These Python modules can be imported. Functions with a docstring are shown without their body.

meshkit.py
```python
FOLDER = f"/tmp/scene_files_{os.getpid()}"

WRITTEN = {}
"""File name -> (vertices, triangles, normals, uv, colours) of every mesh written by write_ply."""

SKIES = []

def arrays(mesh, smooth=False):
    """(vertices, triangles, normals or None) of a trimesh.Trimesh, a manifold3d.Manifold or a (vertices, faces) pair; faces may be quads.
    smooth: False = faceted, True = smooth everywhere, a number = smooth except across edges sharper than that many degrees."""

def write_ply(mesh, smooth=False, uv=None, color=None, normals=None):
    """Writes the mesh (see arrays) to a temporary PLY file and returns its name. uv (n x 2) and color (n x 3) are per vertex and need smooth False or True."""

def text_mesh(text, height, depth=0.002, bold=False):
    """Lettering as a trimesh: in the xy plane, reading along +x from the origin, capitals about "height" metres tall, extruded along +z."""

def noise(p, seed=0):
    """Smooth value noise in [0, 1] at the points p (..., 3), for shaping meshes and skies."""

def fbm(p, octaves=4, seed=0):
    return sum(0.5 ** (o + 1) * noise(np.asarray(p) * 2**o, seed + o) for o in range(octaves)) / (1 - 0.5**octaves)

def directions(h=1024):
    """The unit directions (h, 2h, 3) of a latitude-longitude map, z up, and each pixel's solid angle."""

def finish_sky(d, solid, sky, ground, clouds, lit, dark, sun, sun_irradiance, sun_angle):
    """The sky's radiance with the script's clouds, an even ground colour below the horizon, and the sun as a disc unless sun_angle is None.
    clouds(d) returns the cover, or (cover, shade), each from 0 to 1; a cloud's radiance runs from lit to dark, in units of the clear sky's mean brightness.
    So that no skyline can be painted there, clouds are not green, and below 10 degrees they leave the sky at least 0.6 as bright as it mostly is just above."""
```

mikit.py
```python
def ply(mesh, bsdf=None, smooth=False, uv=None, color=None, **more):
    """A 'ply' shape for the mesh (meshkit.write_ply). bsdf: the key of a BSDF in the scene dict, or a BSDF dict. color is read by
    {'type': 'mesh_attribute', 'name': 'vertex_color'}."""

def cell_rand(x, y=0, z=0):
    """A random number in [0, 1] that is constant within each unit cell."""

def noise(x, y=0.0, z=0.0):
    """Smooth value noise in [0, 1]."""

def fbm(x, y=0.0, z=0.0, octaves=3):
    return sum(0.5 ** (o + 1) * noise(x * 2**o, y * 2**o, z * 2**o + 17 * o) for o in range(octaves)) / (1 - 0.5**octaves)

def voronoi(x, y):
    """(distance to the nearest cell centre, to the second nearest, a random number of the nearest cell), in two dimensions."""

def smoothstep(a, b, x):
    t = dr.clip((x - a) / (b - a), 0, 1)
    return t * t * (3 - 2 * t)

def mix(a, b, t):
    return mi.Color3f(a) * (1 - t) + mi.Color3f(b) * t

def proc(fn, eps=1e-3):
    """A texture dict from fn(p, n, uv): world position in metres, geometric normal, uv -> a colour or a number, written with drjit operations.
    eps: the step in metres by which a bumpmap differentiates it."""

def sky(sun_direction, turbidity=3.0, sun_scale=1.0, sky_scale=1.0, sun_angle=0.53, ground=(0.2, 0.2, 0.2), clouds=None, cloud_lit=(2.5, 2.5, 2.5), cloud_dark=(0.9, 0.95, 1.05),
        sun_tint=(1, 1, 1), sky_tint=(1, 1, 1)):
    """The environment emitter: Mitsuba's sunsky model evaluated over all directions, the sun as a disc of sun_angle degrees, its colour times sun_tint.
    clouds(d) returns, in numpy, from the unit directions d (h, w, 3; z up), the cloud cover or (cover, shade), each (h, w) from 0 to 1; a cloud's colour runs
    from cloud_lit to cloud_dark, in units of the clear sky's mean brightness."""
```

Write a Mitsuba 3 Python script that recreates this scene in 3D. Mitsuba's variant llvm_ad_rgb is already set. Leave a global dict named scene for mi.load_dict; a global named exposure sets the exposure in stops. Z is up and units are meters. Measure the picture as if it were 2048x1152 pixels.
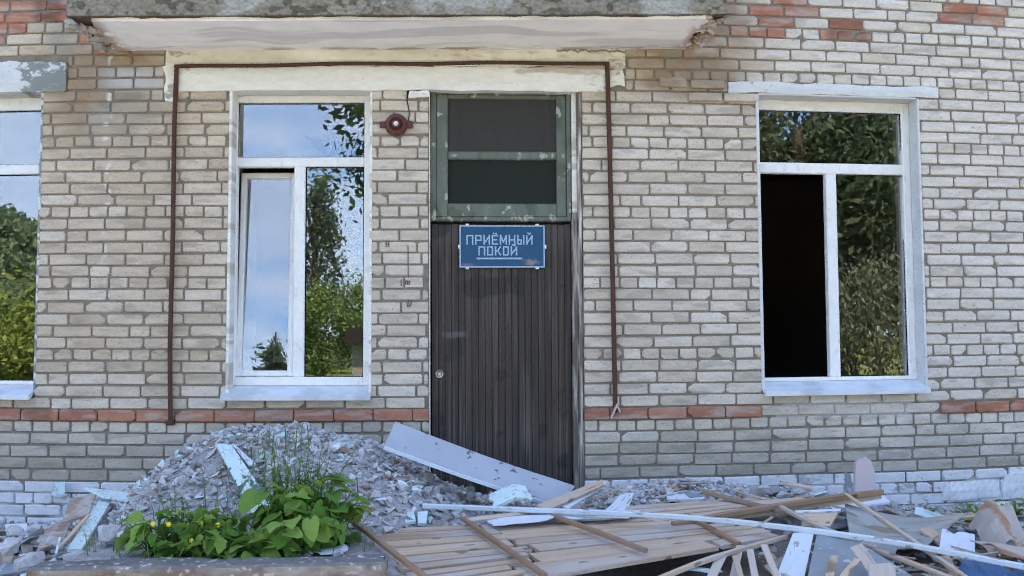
import math, random
import numpy as np
import trimesh, mitsuba as mi, drjit as dr
import meshkit, mikit
from mikit import noise, fbm, smoothstep, mix, cell_rand, voronoi
from shapely.geometry import Polygon

T = mi.ScalarTransform4f
scene, labels = {}, {}

# ------------------------------------------------------------------ camera, sky, exposure
scene['camera'] = dict(type='perspective', fov=56.6447, fov_axis='x', near_clip=0.05, far_clip=900.0,
                       to_world=T().look_at(origin=(0, -6.4, 1.25), target=(0.057017, -5.402988, 1.302110), up=(0.001677, -0.052291, 0.998630)))


def clouds(d):
    """Loose fair-weather cumulus."""
    p = d / np.maximum(d[..., 2:3] + 0.25, 0.05)
    a = meshkit.fbm(p * 2.1 + [0.4, 1.7, 0.0], 5, 4)
    b = meshkit.fbm(p * 5.0 + [9.0, 4.0, 2.0], 4, 8)
    cover = np.clip((a + 0.25 * (b - 0.5) - 0.44) / 0.14, 0, 1)
    return cover * 0.40, np.clip((a - 0.60) * 2, 0, 0.3)


scene['sky'] = mikit.sky((0.15, 0.36, 0.92), turbidity=2.4, clouds=clouds, sky_scale=1.0, cloud_lit=(2.35, 2.5, 2.75), sky_tint=(0.95, 1.0, 1.06))
exposure = 3.75

# ------------------------------------------------------------------ helpers
R = np.random.default_rng(11)
random.seed(5)


def numbered(key):
    if key not in scene and key not in used:
        used.add(key)
        return key
    i = 1
    while f'{key}_{i:03d}' in used or f'{key}_{i:03d}' in scene:
        i += 1
    used.add(f'{key}_{i:03d}')
    return f'{key}_{i:03d}'


used = set()


def put(name, mesh, m, smooth=False, uv=None, parent=None, **more):
    key = numbered(f'{parent}__{name}' if parent else name)
    scene[key] = mikit.ply(mesh, m, smooth=smooth, uv=uv, **more)
    return key


def tag(key, label=None, cat=None, group=None, kind=None):
    d = {k: v for k, v in dict(label=label, category=cat, group=group, kind=kind).items() if v}
    labels[key] = d
    return key


def warp(v):
    """Lens barrel distortion built into the shape of the front: its courses bow a few centimetres towards the ends of the building."""
    v = np.array(v, float)
    dx, dz = v[:, 0] - 0.366, v[:, 2] - 1.5845
    k = 1 / (1 + 0.00308 * np.minimum(dx * dx + dz * dz, 22))
    v[:, 0], v[:, 2] = 0.366 + dx * k, 1.5845 + dz * k
    return v


def cat(parts):
    vs, fs, us, n = [], [], [], 0
    for p in parts:
        vs.append(p[0]); fs.append(np.asarray(p[1]) + n); n += len(p[0])
        us.append(p[2] if len(p) > 2 and p[2] is not None else np.zeros((len(p[0]), 2)))
    return np.vstack(vs), np.vstack(fs), np.vstack(us)


def tri(f):
    f = np.asarray(f, int)
    return np.vstack([f[:, [0, 1, 2]], f[:, [0, 2, 3]]]) if f.shape[1] == 4 else f


def bev(x0, x1, y0, y1, z0, z1, b=0.004):
    """A box with chamfered edges."""
    pts = []
    for sx in (0, 1):
        for sy in (0, 1):
            for sz in (0, 1):
                c = np.array([(x0, x1)[sx], (y0, y1)[sy], (z0, z1)[sz]])
                s = np.array([1 - 2 * sx, 1 - 2 * sy, 1 - 2 * sz]) * b
                for k in range(3):
                    q = c + s
                    q[k] = c[k]
                    pts.append(q)
    h = trimesh.convex.convex_hull(np.array(pts))
    return np.array(h.vertices), np.array(h.faces), None


def lathe(prof, n=20, axis='y', c=(0, 0, 0)):
    prof = np.array(prof, float)
    a = np.arange(n) * 2 * math.pi / n
    v = np.stack([np.outer(prof[:, 0], np.cos(a)), np.repeat(prof[:, 1:2], n, 1), np.outer(prof[:, 0], np.sin(a))], -1).reshape(-1, 3)
    f = []
    for i in range(len(prof) - 1):
        for j in range(n):
            f.append([i * n + j, i * n + (j + 1) % n, (i + 1) * n + (j + 1) % n, (i + 1) * n + j])
    if axis == 'z':
        v = v[:, [0, 2, 1]]
    return v + np.array(c), tri(f)[:, ::-1] if axis == 'z' else tri(f), None


def tube(pts, r, n=8):
    pts = np.array(pts, float)
    r = np.broadcast_to(np.asarray(r, float), len(pts))
    d = np.gradient(pts, axis=0)
    d /= np.linalg.norm(d, axis=1, keepdims=True)
    ref = np.where(np.abs(d[:, 2:3]) < 0.9, [[0, 0, 1.0]], [[1.0, 0, 0]])
    if np.abs(d[:, 2]).max() > 0.6:
        ref = np.tile([[0.31, 0.95, 0.05]], (len(pts), 1))
    x = np.cross(ref, d); x /= np.linalg.norm(x, axis=1, keepdims=True)
    y = np.cross(d, x)
    a = np.arange(n) * 2 * math.pi / n
    v = pts[:, None] + r[:, None, None] * (np.cos(a)[None, :, None] * x[:, None] + np.sin(a)[None, :, None] * y[:, None])
    v = v.reshape(-1, 3)
    f = [[i * n + j, i * n + (j + 1) % n, (i + 1) * n + (j + 1) % n, (i + 1) * n + j] for i in range(len(pts) - 1) for j in range(n)]
    f = list(tri(f))
    v = np.vstack([v, pts[:1], pts[-1:]])
    for j in range(n):
        f.append([len(v) - 2, (j + 1) % n, j])
        f.append([len(v) - 1, (len(pts) - 1) * n + j, (len(pts) - 1) * n + (j + 1) % n])
    return v, np.array(f), None


def grid_solid(P, t, uv):
    """A sheet of thickness t whose upper face is the grid of points P (nu+1, nv+1, 3)."""
    a, b = P.shape[:2]
    du, dv = np.gradient(P, axis=0), np.gradient(P, axis=1)
    n = np.cross(du, dv)
    n /= np.linalg.norm(n, axis=-1, keepdims=True) + 1e-12
    if n[..., 2].mean() < 0 and abs(n[..., 2].mean()) > 0.05:
        n = -n
    Q = P - n * t
    v = np.vstack([P.reshape(-1, 3), Q.reshape(-1, 3)])
    i = lambda u, w: u * b + w
    m = a * b
    f = []
    for u in range(a - 1):
        for w in range(b - 1):
            q = [i(u, w), i(u + 1, w), i(u + 1, w + 1), i(u, w + 1)]
            f.append(q); f.append([x + m for x in q[::-1]])
    for u in range(a - 1):
        f.append([i(u + 1, 0), i(u, 0), i(u, 0) + m, i(u + 1, 0) + m])
        f.append([i(u, b - 1), i(u + 1, b - 1), i(u + 1, b - 1) + m, i(u, b - 1) + m])
    for w in range(b - 1):
        f.append([i(0, w), i(0, w + 1), i(0, w + 1) + m, i(0, w) + m])
        f.append([i(a - 1, w + 1), i(a - 1, w), i(a - 1, w) + m, i(a - 1, w + 1) + m])
    uv2 = np.vstack([uv.reshape(-1, 2), uv.reshape(-1, 2) + 0.013])
    return v, tri(f), uv2


COUNT = [0]


def slab(a, b, c, d, t=0.02, nu=6, nv=2, amp=0.0, ragged=0.0, bow=0.0, curl=0.0):
    """A board with upper corners a, b (one long edge, left to right) and d, c (the other); uv: metres along and across."""
    a, b, c, d = (np.array(x, float) for x in (a, b, c, d))
    COUNT[0] += 1
    k = COUNT[0]
    U, V = np.meshgrid(np.linspace(0, 1, nu + 1), np.linspace(0, 1, nv + 1), indexing='ij')
    U2 = U.copy()
    if ragged:
        e = (np.random.default_rng(k).random((2, nv + 1)) - 0.5) * ragged
        U2[0] += np.abs(e[0]); U2[-1] -= np.abs(e[1])
    L, Wd = np.linalg.norm(b - a), np.linalg.norm(d - a)
    P = (a * ((1 - U2) * (1 - V))[..., None] + b * (U2 * (1 - V))[..., None] + c * (U2 * V)[..., None] + d * ((1 - U2) * V)[..., None])
    n = np.cross(b - a, d - a); n /= np.linalg.norm(n)
    if n[2] < 0:
        n = -n
    off = bow * np.sin(math.pi * U) + curl * (2 * V - 1) ** 2
    if amp:
        off = off + amp * (meshkit.fbm(np.stack([U * L * 3 + k * 7.1, V * Wd * 3 + k, 0 * U], -1), 3, 2) - 0.5)
    P = P + n * off[..., None]
    uv = np.stack([U * L, V * Wd] if L >= Wd else [V * Wd, U * L], -1) + [100.0 * (k % 97), k * 0.37]
    return grid_solid(P, t, uv)


def stick(pts, w, h, side=None, sub=4):
    """A square-cut strip along a polyline."""
    pts = np.array(pts, float)
    s = np.linspace(0, len(pts) - 1, (len(pts) - 1) * sub + 1)
    i = np.minimum(s.astype(int), len(pts) - 2)
    P = pts[i] * (1 - (s - i))[:, None] + pts[i + 1] * (s - i)[:, None]
    if len(pts) > 2:
        for _ in range(3):
            P[1:-1] = (P[:-2] + 2 * P[1:-1] + P[2:]) / 4
    d = np.gradient(P, axis=0); d /= np.linalg.norm(d, axis=1, keepdims=True)
    x = np.cross(d, [0, 0, 1.0]); x /= np.linalg.norm(x, axis=1, keepdims=True)
    if side is not None:
        x = np.tile(np.array(side, float) / np.linalg.norm(side), (len(P), 1))
    u = np.cross(x, d)
    COUNT[0] += 1
    k = COUNT[0]
    rng = np.random.default_rng(k)
    j = 1 + 0.10 * (rng.random(len(P)) - 0.5)
    b = min(w, h) * 0.16
    prof = [(-w / 2 + b, h / 2), (w / 2 - b, h / 2), (w / 2, h / 2 - b), (w / 2, -h / 2 + b), (w / 2 - b, -h / 2), (-w / 2 + b, -h / 2), (-w / 2, -h / 2 + b), (-w / 2, h / 2 - b)]
    n = len(prof)
    v = np.vstack([P[q] + j[q] * (p[0] * x[q] + p[1] * u[q]) for q in range(len(P)) for p in prof])if False else np.array([P[q] + j[q] * (p[0] * x[q] + p[1] * u[q]) for q in range(len(P)) for p in prof])
    L = np.concatenate([[0], np.cumsum(np.linalg.norm(np.diff(P, axis=0), axis=1))])
    uv = np.array([[L[q] + 100.0 * (k % 97), m * w * 0.4 + k * 0.37] for q in range(len(P)) for m in range(n)])
    f = [[q * n + (m + 1) % n, q * n + m, (q + 1) * n + m, (q + 1) * n + (m + 1) % n] for q in range(len(P) - 1) for m in range(n)]
    f = list(tri(f))
    e = (len(P) - 1) * n
    for m in range(1, n - 1):
        f.append([0, m, m + 1]); f.append([e, e + m + 1, e + m])
    f = np.array(f)
    tm = trimesh.Trimesh(v, f, process=False)
    if tm.volume < 0:
        f = f[:, ::-1]
    return v, f, uv


def rock(c, r, seed, flat=0.7, n=14):
    g = np.random.default_rng(seed)
    p = g.normal(size=(n, 3)); p /= np.linalg.norm(p, axis=1, keepdims=True)
    p = np.sign(p) * np.abs(p) ** 0.75
    p *= np.array([1, 0.6 + 0.4 * g.random(), flat * (0.6 + 0.5 * g.random())]) * r * (0.8 + 0.4 * g.random((n, 1)))
    q = trimesh.transformations.random_rotation_matrix(g.random(3))[:3, :3]
    tilt = trimesh.transformations.euler_matrix(*(0.5 * (g.random(2) - 0.5)), g.random() * 6.3)[:3, :3]
    h = trimesh.convex.convex_hull(p @ (tilt if flat < 0.9 else q).T)
    v = np.array(h.vertices) + np.array(c)
    return v, np.array(h.faces), np.tile([[g.random(), g.random()]], (len(v), 1))


# ------------------------------------------------------------------ materials
def diffuse(fn):
    return {'type': 'twosided', 'b': {'type': 'diffuse', 'reflectance': mikit.proc(fn) if callable(fn) else {'type': 'rgb', 'value': list(fn)}}}


def gloss(fn, rough=0.35, spec=0.5, metallic=0.0):
    return {'type': 'twosided', 'b': {'type': 'principled', 'base_color': mikit.proc(fn) if callable(fn) else {'type': 'rgb', 'value': list(fn)}, 'roughness': rough, 'specular': spec, 'metallic': metallic}}


def C(*a):
    return mi.Color3f(*a)


def f_brick(p, n, uv):
    t = uv.x
    c = mix((0.560, 0.500, 0.420), (0.475, 0.418, 0.342), smoothstep(0.30, 1.0, t))
    c = mix(c, (0.61, 0.575, 0.52), smoothstep(0.24, 0.0, t) * 0.6)
    c = mix(c, (0.585, 0.555, 0.51), smoothstep(1.9, 3.2, p.x) * 0.6)
    c = mix(c, (0.47, 0.41, 0.31), smoothstep(0.88, 1.0, uv.y) * 0.5)
    g = fbm(p.x * 9, p.y * 9, p.z * 30, 3)
    e = noise(p.x * 95, p.y * 95, p.z * 120)
    c = c * (0.74 + 0.36 * g + 0.20 * e)
    pit = smoothstep(0.80, 0.90, noise(p.x * 62 + 9, 2.0, p.z * 75)) * smoothstep(0.45, 0.62, fbm(p.x * 4, 6, p.z * 5, 2))
    c = mix(c, (0.22, 0.195, 0.17), pit * 0.5)
    smear = smoothstep(0.58, 0.74, fbm(p.x * 6 + 31, 2.0, p.z * 16, 4))
    c = mix(c, (0.315, 0.285, 0.245), smear * 0.5)
    # brown damp stain beside the left window, darker grey tone towards the ground, brown streaks by the canopy's ends
    left = smoothstep(-0.3, -1.4, p.x) * smoothstep(0.6, 1.2, p.z) * (0.35 + 0.65 * fbm(p.x * 1.3, 0, p.z * 1.1, 3))
    c = mix(c, c * C(0.88, 0.79, 0.67), left * 0.9)
    low = smoothstep(0.75, 0.45, p.z + 0.25 * (fbm(p.x * 3, 2.0, p.z * 3, 2) - 0.5))
    c = mix(c, c * C(0.74, 0.74, 0.73), low)
    a = smoothstep(0.60, 0.10, dr.abs(p.x + 2.35)) * smoothstep(2.3, 2.9, p.z)
    b = smoothstep(0.62, 0.1, dr.abs(p.x - 1.60)) * smoothstep(2.75, 3.05, p.z)
    m = dr.maximum(a, b * 1.25) * (0.2 + 1.5 * fbm(p.x * 6, 1.0, p.z * 8, 4))
    c = mix(c, mix((0.25, 0.175, 0.115), (0.23, 0.235, 0.215), smoothstep(0.4, 0.65, fbm(p.x * 3, 4, p.z * 3, 2))), dr.clip(m * 0.85, 0, 0.8))
    w = smoothstep(0.34, 0.1, dr.abs(p.x + 2.12)) * smoothstep(0.12, 0.03, dr.abs(p.z - 2.99))
    c = mix(c, (0.52, 0.56, 0.62), w * 0.7)
    # white drips down the pier left of the left pipe
    drip = smoothstep(0.035, 0.0, dr.abs(p.x + 2.30 + 0.05 * noise(p.z * 5))) * smoothstep(0.55, 0.75, noise(p.x * 40, 3.0, p.z * 22))
    return mix(c, (0.70, 0.68, 0.64), drip * smoothstep(1.2, 2.2, p.z) * 0.8)


def f_red(p, n, uv):
    c = mix((0.430, 0.205, 0.135), (0.325, 0.150, 0.110), uv.x)
    c = mix(c, (0.40, 0.29, 0.22), smoothstep(0.75, 0.95, uv.y) * 0.7)
    g = fbm(p.x * 14, p.y * 14, p.z * 30, 3)
    worn = smoothstep(0.52, 0.68, fbm(p.x * 5 + 2, 1, p.z * 20, 4))
    c = mix(c, (0.40, 0.36, 0.32), worn * 0.55)
    dark = smoothstep(0.55, 0.70, fbm(p.x * 2.2 + 8, 3, 0, 2))
    c = mix(c, c * 0.62, dark)
    return c * (0.66 + 0.5 * g + 0.2 * noise(p.x * 95, 0, p.z * 120))


def f_white_brick(p, n, uv):
    g = fbm(p.x * 12, p.y * 12, p.z * 18, 4)
    c = mix((0.71, 0.715, 0.73), (0.58, 0.585, 0.60), uv.x)
    k = fbm(p.x * 34, p.y * 34, p.z * 44, 3)
    chip = smoothstep(0.57, 0.68, 0.55 * g + 0.45 * k + 0.32 * (noise(p.x * 2.5, 1.0, p.z * 5) - 0.5))
    return mix(c * (0.72 + 0.3 * g + 0.26 * k), (0.36, 0.34, 0.32), chip * 0.85)


def f_mortar(p, n, uv):
    g = fbm(p.x * 25, p.y * 25, p.z * 25, 3)
    c = mix((0.245, 0.208, 0.165), (0.195, 0.172, 0.142), fbm(p.x * 1.5, 0, p.z * 1.5, 2))
    c = mix(c, (0.55, 0.56, 0.58), smoothstep(0.30, 0.24, p.z) * smoothstep(0.35, 0.6, fbm(p.x * 8, 0, p.z * 12, 2)))
    return c * (0.7 + 0.6 * g)


def f_cream(p, n, uv):
    g = fbm(p.x * 2.2, p.y * 8, p.z * 9, 4)
    h = fbm(p.x * 22, p.y * 22, p.z * 30, 3)
    c = mix((0.79, 0.765, 0.715), (0.66, 0.625, 0.56), smoothstep(0.35, 0.65, g))
    c = mix(c, (0.78, 0.775, 0.745), smoothstep(3.11, 3.07, p.z) * (0.55 + 0.4 * fbm(p.x * 4, 2, p.z * 12, 3)))
    dirt = fbm(p.x * 1.1 + 3, 3.0, p.z * 7, 3) + 0.35 * (fbm(p.x * 14, 1, p.z * 40, 3) - 0.5)
    c = mix(c, (0.44, 0.385, 0.30), smoothstep(0.52, 0.68, dirt) * 0.7)
    peel = smoothstep(0.60, 0.66, fbm(p.x * 11 + 5, 2, p.z * 16, 4)) * dr.maximum(smoothstep(-1.55, -1.9, p.x), smoothstep(0.85, 1.05, p.x))
    c = mix(c, (0.34, 0.31, 0.27), peel * 0.8)
    run = smoothstep(0.62, 0.78, fbm(p.x * 16, 7, p.z * 1.5, 3)) * smoothstep(2.93, 3.1, p.z)
    c = mix(c, (0.52, 0.48, 0.40), run * 0.4)
    line = dr.abs(p.z - 3.215 - 0.035 * (fbm(p.x * 7, 0, 1, 4) - 0.5) - 0.03 * (fbm(p.x * 40, 2, 1, 3) - 0.5))
    crack = smoothstep(0.013, 0.003, line) * smoothstep(0.50, 0.56, fbm(p.x * 5, 5, 0, 3))
    c = mix(c, (0.15, 0.125, 0.10), crack * 0.85)
    c = mix(c, (0.33, 0.28, 0.20), smoothstep(0.74, 0.80, h) * 0.4)
    return c * (0.88 + 0.24 * h)


def f_soffit(p, n, uv):
    q = p.y + 0.5 * (fbm(p.x * 0.9, 1, 0, 3) - 0.5)
    g = fbm(p.x * 0.8, q * 7, 0, 4)
    h = fbm(p.x * 10, p.y * 16, 2, 3)
    c = mix((0.88, 0.88, 0.89), (0.70, 0.695, 0.72), smoothstep(0.46, 0.58, g))
    edge = smoothstep(-0.10, 0.0, p.y + 0.08 * (fbm(p.x * 9, p.y * 9, 1, 3) - 0.5)) * smoothstep(0.50, 0.60, fbm(p.x * 6, p.y * 25, 1, 3))
    c = mix(c, (0.34, 0.27, 0.19), edge * 0.8)
    ends = dr.maximum(smoothstep(-2.14, -2.24, p.x), smoothstep(1.46, 1.58, p.x)) * smoothstep(0.35, 0.6, fbm(p.x * 20, p.y * 12, 4, 3))
    c = mix(c, (0.36, 0.27, 0.19), ends * 0.8)
    return c * (0.92 + 0.16 * h)


def f_concrete(p, n, uv):
    g = fbm(p.x * 3, p.y * 4, p.z * 5, 4)
    h = fbm(p.x * 60, p.y * 60, p.z * 60, 3)
    k = fbm(p.x * 22, p.y * 22, p.z * 22, 4)
    c = mix((0.265, 0.240, 0.195), (0.175, 0.158, 0.122), g)
    c = mix(c, (0.07, 0.068, 0.045), smoothstep(0.52, 0.62, k) * 0.75)
    c = mix(c, (0.46, 0.45, 0.42), smoothstep(0.60, 0.72, fbm(p.x * 2.3 + 7, p.y * 3, p.z * 3, 3) + 0.3 * (k - 0.5)) * 0.55)
    c = mix(c, (0.10, 0.065, 0.05), smoothstep(3.262, 3.25, p.z - 0.018 * p.x + 0.012 * k) * smoothstep(-0.3, -0.5, p.y) * 0.85)
    return c * (0.55 + 0.9 * h)


def f_kerb(p, n, uv):
    h = fbm(p.x * 40, p.y * 40, p.z * 40, 3)
    g = fbm(p.x * 5, p.y * 9, p.z * 9, 4)
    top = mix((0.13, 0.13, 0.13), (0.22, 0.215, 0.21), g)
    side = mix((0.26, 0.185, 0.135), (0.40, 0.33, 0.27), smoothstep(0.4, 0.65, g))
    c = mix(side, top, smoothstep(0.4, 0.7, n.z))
    c = mix(c, (0.55, 0.53, 0.50), smoothstep(0.66, 0.74, h) * 0.6)
    return c * (0.65 + 0.7 * h)


def f_lintel(p, n, uv):
    g = fbm(p.x * 9, p.y * 9, p.z * 9, 4)
    h = fbm(p.x * 50, p.y * 30, p.z * 50, 3)
    c = mix((0.66, 0.675, 0.68), (0.53, 0.54, 0.54), g)
    stain = smoothstep(0.42, 0.0, dr.abs(p.x + 2.68)) + 1.9 * (fbm(p.x * 13, 0, p.z * 17, 4) - 0.5) + 1.2 * (h - 0.5)
    c = mix(c, (0.16, 0.18, 0.17), smoothstep(0.62, 0.95, stain) * 0.85)
    return mix(c, (0.38, 0.35, 0.31), smoothstep(0.66, 0.74, h) * 0.5) * (0.9 + 0.2 * h)


def f_wood(p, n, uv):
    """Weathered softwood; uv.x carries a number per board."""
    k = dr.floor(uv.x / 100.0)
    r1, r2 = cell_rand(k, 3, 1), cell_rand(k, 5, 2)
    g = fbm(uv.x * 1.8, uv.y * 45, k, 4)
    l = fbm(uv.x * 5.0, uv.y * 120, k, 3)
    c = mix((0.585, 0.440, 0.310), (0.490, 0.385, 0.295), r1)
    c = mix(c, (0.34, 0.235, 0.165), smoothstep(0.82, 1.0, r2) * 0.8)
    c = c * (0.78 + 0.44 * g)
    c = mix(c, (0.50, 0.465, 0.45), smoothstep(0.42, 0.70, fbm(uv.x * 2.0, uv.y * 6, k, 3)) * 0.6)
    knot = smoothstep(0.88, 0.94, noise(uv.x * 9.0, uv.y * 26, k))
    c = mix(c, (0.16, 0.11, 0.08), dr.clip(knot * 0.7 + smoothstep(0.70, 0.82, l) * 0.35, 0, 1))
    return c


def f_batten(p, n, uv):
    return f_wood(p, n, uv) * C(0.62, 0.51, 0.45)


def f_hardboard(p, n, uv):
    g = fbm(p.x * 16, p.y * 16, p.z * 16, 4)
    c = mix((0.34, 0.255, 0.205), (0.44, 0.40, 0.37), smoothstep(0.38, 0.62, g))
    return mix(c, (0.20, 0.13, 0.10), smoothstep(0.60, 0.70, fbm(p.x * 9, p.y * 12, p.z * 12, 3)) * 0.7) * (0.8 + 0.4 * fbm(p.x * 50, p.y * 50, p.z * 50, 2))


def f_dark_wood(p, n, uv):
    k = dr.floor(uv.x / 100.0)
    r1 = cell_rand(k, 7, 1)
    g = fbm(p.x * 90, 0, p.z * 1.7 + k * 3, 4)
    c = mix((0.055, 0.039, 0.030), (0.031, 0.025, 0.022), r1)
    c = c * (0.45 + 1.1 * g)
    worn = smoothstep(0.54, 0.72, fbm(p.x * 70, 1, p.z * 1.3 + 4, 3)) * (0.35 + 0.85 * smoothstep(0.95, 0.3, p.z)) + 0.35 * smoothstep(0.80, 0.55, p.z) * noise(p.x * 150, 0, p.z * 3)
    c = mix(c, (0.118, 0.104, 0.093), dr.clip(worn, 0, 1) * 0.8)
    c = mix(c, (0.085, 0.072, 0.066), smoothstep(1.80, 2.05, p.z + 0.12 * g) * 0.6)
    blot = smoothstep(0.60, 0.72, fbm(p.x * 7, 4, p.z * 5, 4))
    c = mix(c, (0.014, 0.013, 0.013), blot * 0.6)
    scuff = smoothstep(0.030, 0.004, dr.abs(p.z - 1.265 - 0.015 * noise(p.x * 30))) * smoothstep(0.11, 0.05, dr.abs(p.x + 0.02))
    return mix(c, (0.11, 0.105, 0.105), scuff * 0.7)


def f_jamb(p, n, uv):
    g = fbm(p.x * 60, 0, p.z * 3.5, 4)
    c = mix((0.15, 0.13, 0.115), (0.36, 0.325, 0.29), smoothstep(0.40, 0.62, g))
    return mix(c, (0.58, 0.56, 0.54), smoothstep(0.62, 0.72, g))


def f_green(p, n, uv):
    g = fbm(p.x * 30, p.y * 30, p.z * 8, 4)
    c = mix((0.088, 0.110, 0.085), (0.160, 0.175, 0.142), g)
    c = mix(c, (0.06, 0.075, 0.05), smoothstep(0.55, 0.7, fbm(p.x * 10, 8, p.z * 5, 3)) * 0.6)
    return mix(c, (0.42, 0.42, 0.36), smoothstep(0.66, 0.76, fbm(p.x * 26, 3, p.z * 14, 4)) * 0.8)


def f_mint(p, n, uv):
    g = fbm(uv.x * 18, uv.y * 30, 1, 4)
    c = mix((0.53, 0.68, 0.68), (0.64, 0.75, 0.77), g)
    return mix(c, (0.42, 0.42, 0.40), smoothstep(0.66, 0.74, fbm(uv.x * 40, uv.y * 50, 3, 3)) * 0.8)


def f_mint_peel(p, n, uv):
    c = f_mint(p, n, uv)
    peel = smoothstep(0.46, 0.54, fbm(p.x * 26, p.y * 12, p.z * 12, 4) + 0.20 * smoothstep(0.62, 0.42, p.z) - 0.21)
    return mix(c, (0.12, 0.17, 0.15), peel)


def f_white_paint(p, n, uv):
    g = fbm(uv.x * 8, uv.y * 40, 1, 3)
    c = mix((0.56, 0.64, 0.70), (0.66, 0.70, 0.75), g)
    return mix(c, (0.36, 0.32, 0.28), smoothstep(0.68, 0.76, fbm(uv.x * 14, uv.y * 60, 5, 4)))


def f_grey_sheet(p, n, uv):
    g = fbm(uv.x * 5, uv.y * 9, 1, 4)
    c = mix((0.33, 0.36, 0.42), (0.41, 0.44, 0.50), g)
    return mix(c, (0.15, 0.14, 0.14), smoothstep(0.73, 0.80, fbm(uv.x * 24, uv.y * 24, 5, 3)))


def f_lino(p, n, uv):
    g = fbm(uv.x * 6, uv.y * 6, 1, 4)
    c = mix((0.30, 0.31, 0.28), (0.45, 0.46, 0.46), g)
    return mix(c, (0.22, 0.17, 0.11), smoothstep(0.58, 0.75, fbm(uv.x * 4 + 9, uv.y * 10, 2, 3)) * 0.7)


def f_pink_board(p, n, uv):
    g = fbm(p.x * 14, p.y * 14, p.z * 14, 4)
    c = mix((0.50, 0.44, 0.40), (0.37, 0.33, 0.295), g)
    s = uv.x - 100.0 * dr.floor(uv.x / 100.0)
    c = mix(c, (0.36, 0.175, 0.10), smoothstep(0.06, 0.02, dr.abs(s - 0.11 - 0.22 * uv.y + 0.10 * (g - 0.5))) * 0.8)
    return c * (0.85 + 0.3 * g)


def f_rubble(p, n, uv):
    t = uv.x
    c = mix((0.35, 0.335, 0.33), (0.50, 0.495, 0.50), smoothstep(0.1, 0.6, t))
    c = mix(c, (0.66, 0.70, 0.74), smoothstep(0.84, 0.92, t))
    c = mix(c, (0.44, 0.60, 0.60), smoothstep(0.955, 0.965, t))
    c = mix(c, (0.30, 0.20, 0.15), smoothstep(0.04, 0.02, t))
    return c * (0.72 + 0.56 * fbm(p.x * 60, p.y * 60, p.z * 60, 3))


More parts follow.
